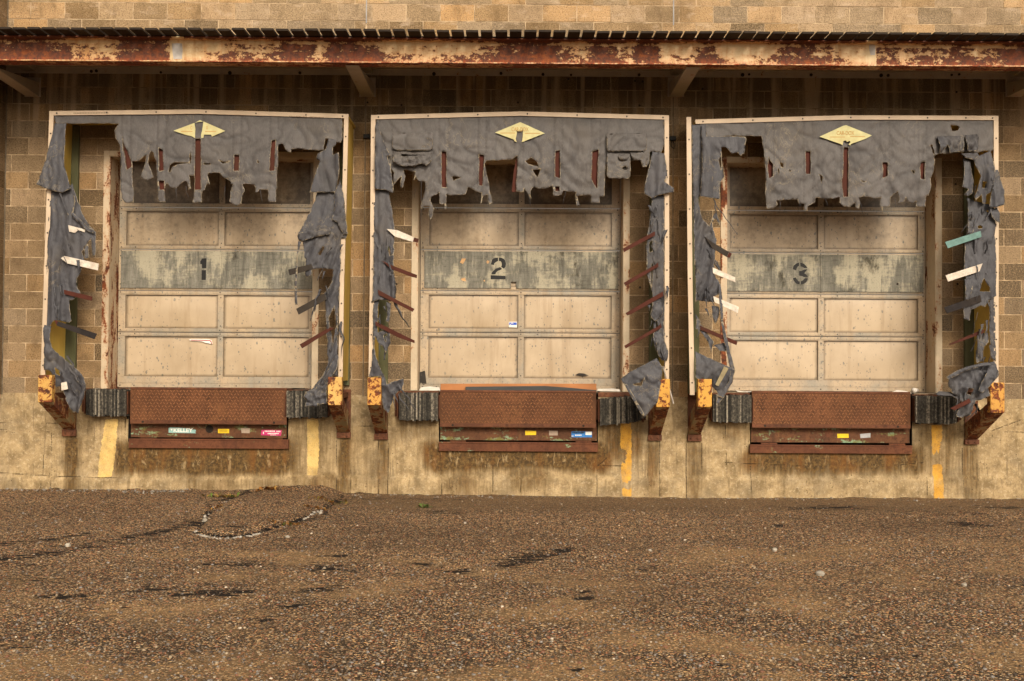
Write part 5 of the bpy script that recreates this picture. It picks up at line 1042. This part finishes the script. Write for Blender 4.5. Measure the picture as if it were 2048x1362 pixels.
cloth('corner_flap', S, K('D2', [(793, 850), (860, 800), (1050, 703), (1092, 770), (1085, 850), (1052, 1020), (962, 1120), (938, 1105), (870, 980)]), [K('D2', [(880, 890), (930, 880), (960, 840), (940, 900), (885, 897)])], YF - .10, .05, (5, 4), seed=27, rough=.003, curl=.02)
cloth('reinforcing_band', S, K('D2', [(793, 850), (812, 846), (962, 1105), (955, 1120), (938, 1106)]), (), YF - .155, .006, (5, 4), seed=28, rough=.001)
MB().cyl(P(1020 + 1095 / 3.583, 520 + 760 / 3.583, YF - .06), P(1020 + 1172 / 3.583, 520 + 1030 / 3.583, YF - .06), .009, 8).build('loose_rod', simple('grey_rod', (.38, .33, .28), .5), S)
for k, q in (('B2', [(878, 1156), (1112, 1030), (1130, 1022), (1128, 1055), (888, 1184)]), ('D2', [(815, 163), (1040, 35), (1060, 18), (1065, 48), (828, 187)]), ('D2', [(828, 380), (1085, 232), (1098, 225), (1100, 258), (868, 388), (840, 398)]), ('D2', [(818, 615), (1068, 470), (1080, 452), (1088, 485), (830, 634)])): stay(S, K(k, q), M_STAY, YF - .08)
shreds(S, 748, 788, 400, 700, 14, .15); shreds(S, 1296, 1334, 400, 730, 16, -.15); shreds(S, 765, 800, 755, 800, 5, .3)
for x in (830, 858, 915, 978, 1060, 1130): ribbon('loose_thread', S, (x, 378), (x + random.uniform(-5, 5), 378 + random.uniform(14, 36)), .006, YF - .02, .2, 1, .3)
# shelter round door 3
S = shelter(2, 'grey dock shelter round door 3, with one teal and two white slats at right', [(1391, 239), (1690, 230.5), (1997, 231.5)], [(1373, 234), (1375.5, 550), (1380, 790)], [(1997, 231.5), (1997.5, 500), (1997, 768)], None, 9.4, (.062, 0))
H3 = K('A3', [(160, 184), (700, 160), (1315, 140)], 'B3', [(0, 140), (500, 144), (1128, 148), (1120, 370), (1100, 402), (1050, 395), (1010, 410), (960, 410), (890, 405), (830, 415), (770, 422), (720, 418), (680, 426), (660, 440), (640, 350), (620, 355), (655, 430), (665, 470), (655, 560), (637, 600), (630, 680), (615, 747), (595, 745), (590, 832), (515, 832), (520, 790), (490, 807), (450, 790), (430, 765), (420, 800), (370, 808), (387, 770), (370, 715), (315, 760), (312, 832), (255, 837), (258, 890), (232, 820), (243, 760), (190, 772), (165, 760), (100, 755), (70, 765), (82, 805), (70, 852), (50, 842), (45, 800), (0, 837)],
       'A3', [(1270, 830), (1235, 800), (1237, 755), (1190, 770), (1050, 765), (1045, 800), (1025, 808), (990, 830), (990, 867), (960, 862), (965, 810), (920, 807), (915, 775), (740, 785), (752, 820), (720, 847), (668, 852), (657, 750), (665, 620), (650, 420), (630, 285), (400, 280), (280, 300), (212, 292), (160, 290)])
holes = [K('A3', q) for q in ([(686, 440), (700, 480), (718, 500), (720, 595), (688, 612), (680, 520)], [(976, 400), (1012, 402), (1012, 578), (977, 576)], [(1270, 372), (1306, 372), (1304, 755), (1268, 755), (1258, 620), (1266, 600)], [(770, 480), (800, 500), (800, 530), (782, 522)], [(755, 535), (768, 545), (763, 580)], [(1078, 580), (1105, 600), (1098, 650), (1088, 622)], [(838, 545), (865, 555), (850, 565)])] + [K('B3', q) for q in ([(257, 489), (295, 489), (295, 593), (258, 608)], [(550, 490), (585, 482), (581, 623), (548, 616)], [(785, 197), (838, 200), (858, 215), (838, 240), (800, 242)], [(480, 550), (505, 555), (500, 580)], [(82, 628), (125, 638), (100, 642)])]
cloth('head_curtain', S, H3, holes, YF - .004, .034, (3.0, 1.4), seed=31, calm=.45, swag=.4, seams=[1530, 1547, 1607, 1625, 1681, 1699, 1760, 1778, 1836, 1852])
for q in (K('A3', [(675, 420), (724, 420), (722, 660), (676, 660)]), K('A3', [(970, 380), (1018, 380), (1016, 700), (972, 700)]), K('A3', [(1262, 330), (1310, 330), (1308, 760), (1262, 760)]), K('B3', [(250, 470), (300, 470), (298, 640), (252, 640)]), K('B3', [(542, 470), (590, 470), (586, 660), (544, 660)])): stay(S, q, M_STAY, YF + .004)
e3 = C_(1620, 240, 13.653)
emblem(S, e3((260, 455), (900, 160), (985, 140), (1050, 165), (1690, 420), (1500, 520), (1130, 650), (1095, 695), (1050, 660), (1110, 600), (1080, 570), (1010, 600), (985, 555), (910, 575), (890, 690), (860, 670), (820, 650)), YF - .046, [('CAR-DOX', 1691, 266, 34, 8.2)], [(1660, 273.2, 1690, 274.8), (1700, 272.2, 1730, 273.8)])
cloth('corner_flap', S, K('A3', [(205, 285), (505, 288), (512, 300), (498, 420), (480, 425), (472, 440), (440, 415), (395, 420), (350, 372), (318, 370), (325, 470), (340, 600), (308, 650), (305, 775), (225, 765), (150, 755), (165, 500), (165, 195), (200, 195)]), [K('A3', [(300, 470), (315, 440), (322, 520), (312, 545)])], YF - .045, .05, (8, .7), seed=32, rough=.005)
cloth('side_curtain', S, K('A3', [(88, 195), (180, 188), (185, 500), (190, 740), (140, 760), (150, 870), (190, 950), (222, 985), (250, 910), (270, 868), (310, 960), (302, 992), (270, 925), (245, 960), (252, 1000), (275, 1090), (270, 1160), (262, 1210), (255, 1300)], 'C3', [(240, 20), (225, 60), (225, 100), (272, 170), (270, 230), (225, 250), (232, 290), (170, 285), (118, 275), (100, 290), (98, 0)], 'A3', [(106, 1300), (96, 700)]), (), YF - .006, .05, (8, .7), seed=33, rough=.010, tilt=-.8)
cloth('torn_strip', S, K('C3', [(258, 160), (275, 170), (285, 240), (292, 420), (322, 560), (372, 745), (355, 830), (318, 890), (265, 975), (242, 975), (255, 930), (325, 830), (342, 760), (298, 560), (272, 400)]), (), YF - .06, .02, (5, 2), seed=34, rough=.003)
cloth('corner_flap', S, K('C3', [(104, 622), (180, 660), (350, 735), (372, 750), (350, 820), (318, 890), (290, 940), (255, 930), (245, 890), (215, 860), (215, 812), (125, 812), (102, 800)]), (), YF - .05, .05, (7, 3), seed=35, rough=.004)
stay(S, K('C3', [(300, 725), (332, 738), (262, 860), (240, 850)]), simple('dirty_tape', (.30, .24, .13), .7), YF - .118, .003)
for k, q in enumerate(([(215, 310), (262, 318), (264, 380), (235, 437), (216, 380)], [(104, 365), (125, 400), (140, 440), (175, 490), (230, 560), (205, 632), (188, 560), (130, 482), (106, 470)], [(228, 580), (300, 563), (317, 625), (270, 622)])): cloth('torn_strip', S, K('C3', q), (), YF - .02, .04, (11, 4), seed=36 + k)
stay(S, K('A3', [(190, 1060), (255, 1108), (382, 1182), (365, 1222), (250, 1152)]), M_STG, YF - .08); stay(S, K('A3', [(384, 1183), (405, 1196), (388, 1228), (366, 1222)]), M_STAY, YF - .08)
stay(S, K('C3', [(222, 50), (377, 118), (378, 152), (225, 90)]), M_STW, YF - .082); stay(S, K('C3', [(226, 246), (402, 320), (394, 362), (235, 287)]), M_STW, YF - .082); stay(S, K('C3', [(135, 446), (392, 555), (385, 580), (138, 475)]), M_STAY, YF - .08)
for k, q in enumerate(([(888, 455), (935, 468), (962, 640), (952, 730), (905, 757), (880, 742), (910, 700), (863, 680), (885, 580)], [(955, 460), (1100, 395), (1122, 560), (1092, 720), (1062, 740), (1057, 802), (1020, 812), (1010, 742), (965, 792), (958, 765), (1005, 600), (985, 555)], [(1128, 545), (1157, 545), (1172, 620), (1197, 720), (1192, 822), (1120, 840), (1068, 842), (1092, 740), (1110, 640)], [(1083, 868), (1150, 838), (1170, 970), (1130, 945), (1100, 920)], [(870, 420), (1000, 408), (1010, 455), (960, 475), (890, 455)], [(900, 275), (1000, 268), (1002, 330), (990, 405), (910, 400), (895, 330)], [(680, 285), (890, 280), (885, 400), (770, 420), (760, 350), (700, 420), (690, 340)])):
    cloth('torn_strip' if k not in (2,) else 'corner_flap', S, K('B3', q), [K('B3', [(1025, 640), (1058, 640), (1050, 690), (1018, 690)])] if k == 1 else (), YF - (.05, .045, .07, .05, .06, .045, .04)[k], (.06, .07, .06, .03, .05, .05, .05)[k], (13, 1.2) if k < 4 else (13, 6), seed=41 + k, rough=.006)
cloth('side_curtain', S, K('B3', [(918, 760), (970, 790), (1080, 812), (1130, 840), (1130, 1362)], 'D3', [(988, 0), (988, 245), (940, 282), (915, 322), (880, 312), (820, 342), (812, 415), (770, 402), (763, 350), (780, 280), (790, 140), (775, 100), (778, 0)], 'B3', [(883, 1362), (890, 1150), (905, 1040), (920, 900)]), [K('D3', [(905, 128), (925, 160), (947, 190), (947, 215), (876, 217), (885, 170)]), K('B3', [(990, 985), (1012, 978), (1025, 1000), (995, 1003)]), K('B3', [(1062, 862), (1078, 858), (1075, 890)])], YF - .006, .045, (7, .6), seed=48, top=lambda x, z: False, rough=.011)
cloth('torn_strip', S, K('B3', [(920, 880), (960, 870), (965, 990), (945, 1040), (905, 1045)]), (), YF - .04, .04, (14, 1.2), seed=49); cloth('torn_strip', S, K('D3', [(783, 130), (835, 120), (830, 200), (808, 270), (780, 275)]), (), YF - .04, .04, (14, 1.2), seed=50)
cloth('torn_strip', S, K('D3', [(948, 240), (988, 200), (992, 690), (960, 665), (952, 560)]), (), YF - .004, .03, (8, 2), seed=51, top=lambda x, z: False)
cloth('torn_strip', S, K('D3', [(878, 500), (945, 495), (942, 560), (910, 590), (897, 690), (858, 702), (855, 620), (868, 560)]), (), YF - .04, .05, (11, 1.5), seed=52)
cloth('corner_flap', S, K('D3', [(658, 800), (720, 760), (800, 728), (900, 702), (992, 692), (1012, 760), (1000, 802), (940, 862), (950, 920), (900, 947), (850, 962), (820, 1052), (760, 1077), (715, 1062), (722, 1030), (762, 990), (755, 960), (690, 900), (668, 860)]), [K('D3', [(795, 870), (835, 880), (820, 920), (790, 910)])], YF - .07, .08, (9, 6), seed=53, curl=.04, sag=.03)
cloth('reinforcing_band', S, K('D3', [(658, 795), (720, 757), (800, 725), (900, 702), (988, 692), (985, 712), (900, 722), (800, 752), (720, 790), (665, 815)]), (), YF - .165, .012, (4, 4), seed=54, rough=.001)
cloth('torn_strip', S, K('D3', [(588, 915), (612, 893), (690, 900), (745, 935), (740, 960), (690, 925), (620, 925)]), (), YF - .06, .04, (10, 8), seed=55); cloth('torn_strip', S, K('D3', [(940, 740), (1005, 730), (1010, 765), (985, 820), (900, 905), (870, 890)]), (), YF - .15, .03, (9, 4), seed=56)
stay(S, K('D3', [(690, 1010), (820, 943), (832, 970), (720, 1024)]), M_STAY, YF - .15); stay(S, K('B3', [(748, 1105), (1025, 1018), (1032, 1065), (770, 1154)]), M_STT, YF - .085)
stay(S, K('D3', [(658, 105), (910, 23), (890, 77), (675, 147)]), M_STW, YF - .085); stay(S, K('D3', [(648, 322), (895, 238), (903, 285), (668, 364)]), M_STD, YF - .085); stay(S, K('D3', [(680, 572), (900, 478), (928, 473), (910, 502), (690, 580)]), M_STAY, YF - .085)
MB().cyl(P(1951, 809, -.5), P(1964, 832, -.3), .014, 8).build('loose_rod', M_STD, S)
shreds(S, 1388, 1432, 390, 700, 14, .3); shreds(S, 1940, 1985, 330, 560, 16, -.1, .06); shreds(S, 1955, 1985, 560, 720, 12, -.2, .05); shreds(S, 1915, 1960, 740, 820, 8, -.3)
for x in (1560, 1600, 1650, 1720, 1790): ribbon('loose_thread', S, (x, 398), (x + random.uniform(-5, 5), 398 + random.uniform(12, 28)), .006, YF - .02, .2, 1, .3)
# ------------------------------------------------------------------ loose things on the dock
def solo(mb, name, mat, label, cat, group=None, bevel=0, smooth=False):
    c = sum((Vector(v) for v in mb.v), Vector()) / len(mb.v); c.z = min(v[2] for v in mb.v)
    return tag(mb.build(name, mat, None, smooth, bevel, loc=tuple(c)), label, cat, group)
solo(MB().pbox(881, 767.5, 1193, 782.5, .03, .04), 'orange_board', simple('orange_board', (.42, .17, .06), .75, .3, 8, st=(.2, 1, 1)), 'long orange board lying along the top of the middle dock leveller', 'board', bevel=.003)
solo(MB().prism([P(x, y, -.02) for x, y in [(931, 783), (931, 773.5), (1090, 772), (1140, 775.5), (1193, 780.5), (1193, 783)]], .035), 'dark_plank', simple('dark_plank', (.055, .056, .055), .7, .4, 9, st=(.2, 1, 1)), 'warped dark grey plank lying in front of the orange board', 'plank', bevel=.002)
mb = MB(); c0, c1 = P(1827, 784, .06), P(1836, 781, .10); zf = ZS[2] + .028; mb.cyl((c0.x, .06, zf), (c1.x, .13, zf), .031, 16, 0, None, .024)
solo(mb, 'paper_cup', M_WHITE, 'crushed white paper cup lying on its side at the right corner of door 3', 'cup', smooth=True)
def scrap(pts, lab, Y=.03, mat=None):
    solo(MB().prism([P(x, y, Y) for x, y in pts], .03), 'paper_scrap', mat or M_WHITE, lab, 'scrap', 'pale scraps lying on the dock edge', bevel=.002)
scrap([(1469, 778.5), (1474, 781), (1490, 783), (1507, 782.5), (1507, 785.5), (1478, 785.5)], 'curled white scrap lying at the left corner of door 3')
scrap([(1786, 783.5), (1795, 780), (1812, 782), (1820, 785), (1826, 786), (1826, 788), (1790, 786)], 'flat white scrap lying beside the white paper cup')
scrap([(838, 781), (842, 774.5), (860, 773), (878, 775), (881, 781)], 'long pale roll of wrapping lying at the left corner of door 2')
scrap([(1193, 782), (1196, 778), (1225, 777), (1240, 779), (1240, 783)], 'pale strip lying right of the orange board at door 2')
for (x, y, lab, loop) in ((1346, 276, 'small black electrical box with a wire loop, on the wall between doors 2 and 3', True), (733, 272, 'small broken black box on the wall between doors 1 and 2', False)):
    t = thing('junction_box', P(x, y + 5, 0), lab, 'electrical box'); mb = MB(); mb.pbox(x - 6.5, y - 4, x + 6.5, y + 4, -.05, .05); mb.build('box_body', M_INK, t, bevel=.004)
    if loop:
        mb = MB(); pts = [P(x - 1, y + 4, -.03), P(x - 4, y + 10, -.05), P(x - 2, y + 19, -.05), P(x + 2, y + 21, -.05), P(x + 4, y + 14, -.05), P(x, y + 6, -.04)]
        for a, b in zip(pts, pts[1:]): mb.cyl(a, b, .004, 6)
        mb.build('wire', M_INK, t)
# ------------------------------------------------------------------ light
SUN_EL, SUN_AZ = 29, 14          # azimuth: degrees to the left of the camera's back
wd = bpy.data.worlds.new('World'); SC.world = wd; wd.use_nodes = True; nt = wd.node_tree
sky = nt.nodes.new('ShaderNodeTexSky'); sky.sky_type = 'NISHITA'; sky.sun_disc = False; sky.sun_elevation = R(SUN_EL)
v = Vector((math.sin(R(SUN_AZ)) * math.cos(R(SUN_EL)), -math.cos(R(SUN_AZ)) * math.cos(R(SUN_EL)), math.sin(R(SUN_EL))))
sky.sun_rotation = math.atan2(v.x, v.y); sky.air_density = 1.0; sky.dust_density = 6; sky.ozone_density = 1
hs = nt.nodes.new('ShaderNodeHueSaturation'); hs.inputs['Saturation'].default_value = .25
tint = nt.nodes.new('ShaderNodeMix'); tint.data_type = 'RGBA'; tint.blend_type = 'MULTIPLY'; tint.inputs[0].default_value = 1; tint.inputs[7].default_value = (1.0, .925, .81, 1)
nt.links.new(sky.outputs[0], hs.inputs['Color']); nt.links.new(hs.outputs[0], tint.inputs[6]); nt.links.new(tint.outputs[2], nt.nodes['Background'].inputs[0])
nt.nodes['Background'].inputs[1].default_value = .105
ld = bpy.data.lights.new('sun', 'SUN'); ld.energy = 1.65; ld.angle = R(15); ld.color = (1, .905, .77)
lo = bpy.data.objects.new('sun', ld); COL.objects.link(lo); lo.rotation_euler = (-v).to_track_quat('-Z', 'Y').to_euler()
SC.view_settings.view_transform = 'Standard'; SC.view_settings.look = 'None'; SC.view_settings.exposure = .50; SC.view_settings.gamma = 1
SC.cycles.max_bounces = 6; SC.cycles.use_denoising = True
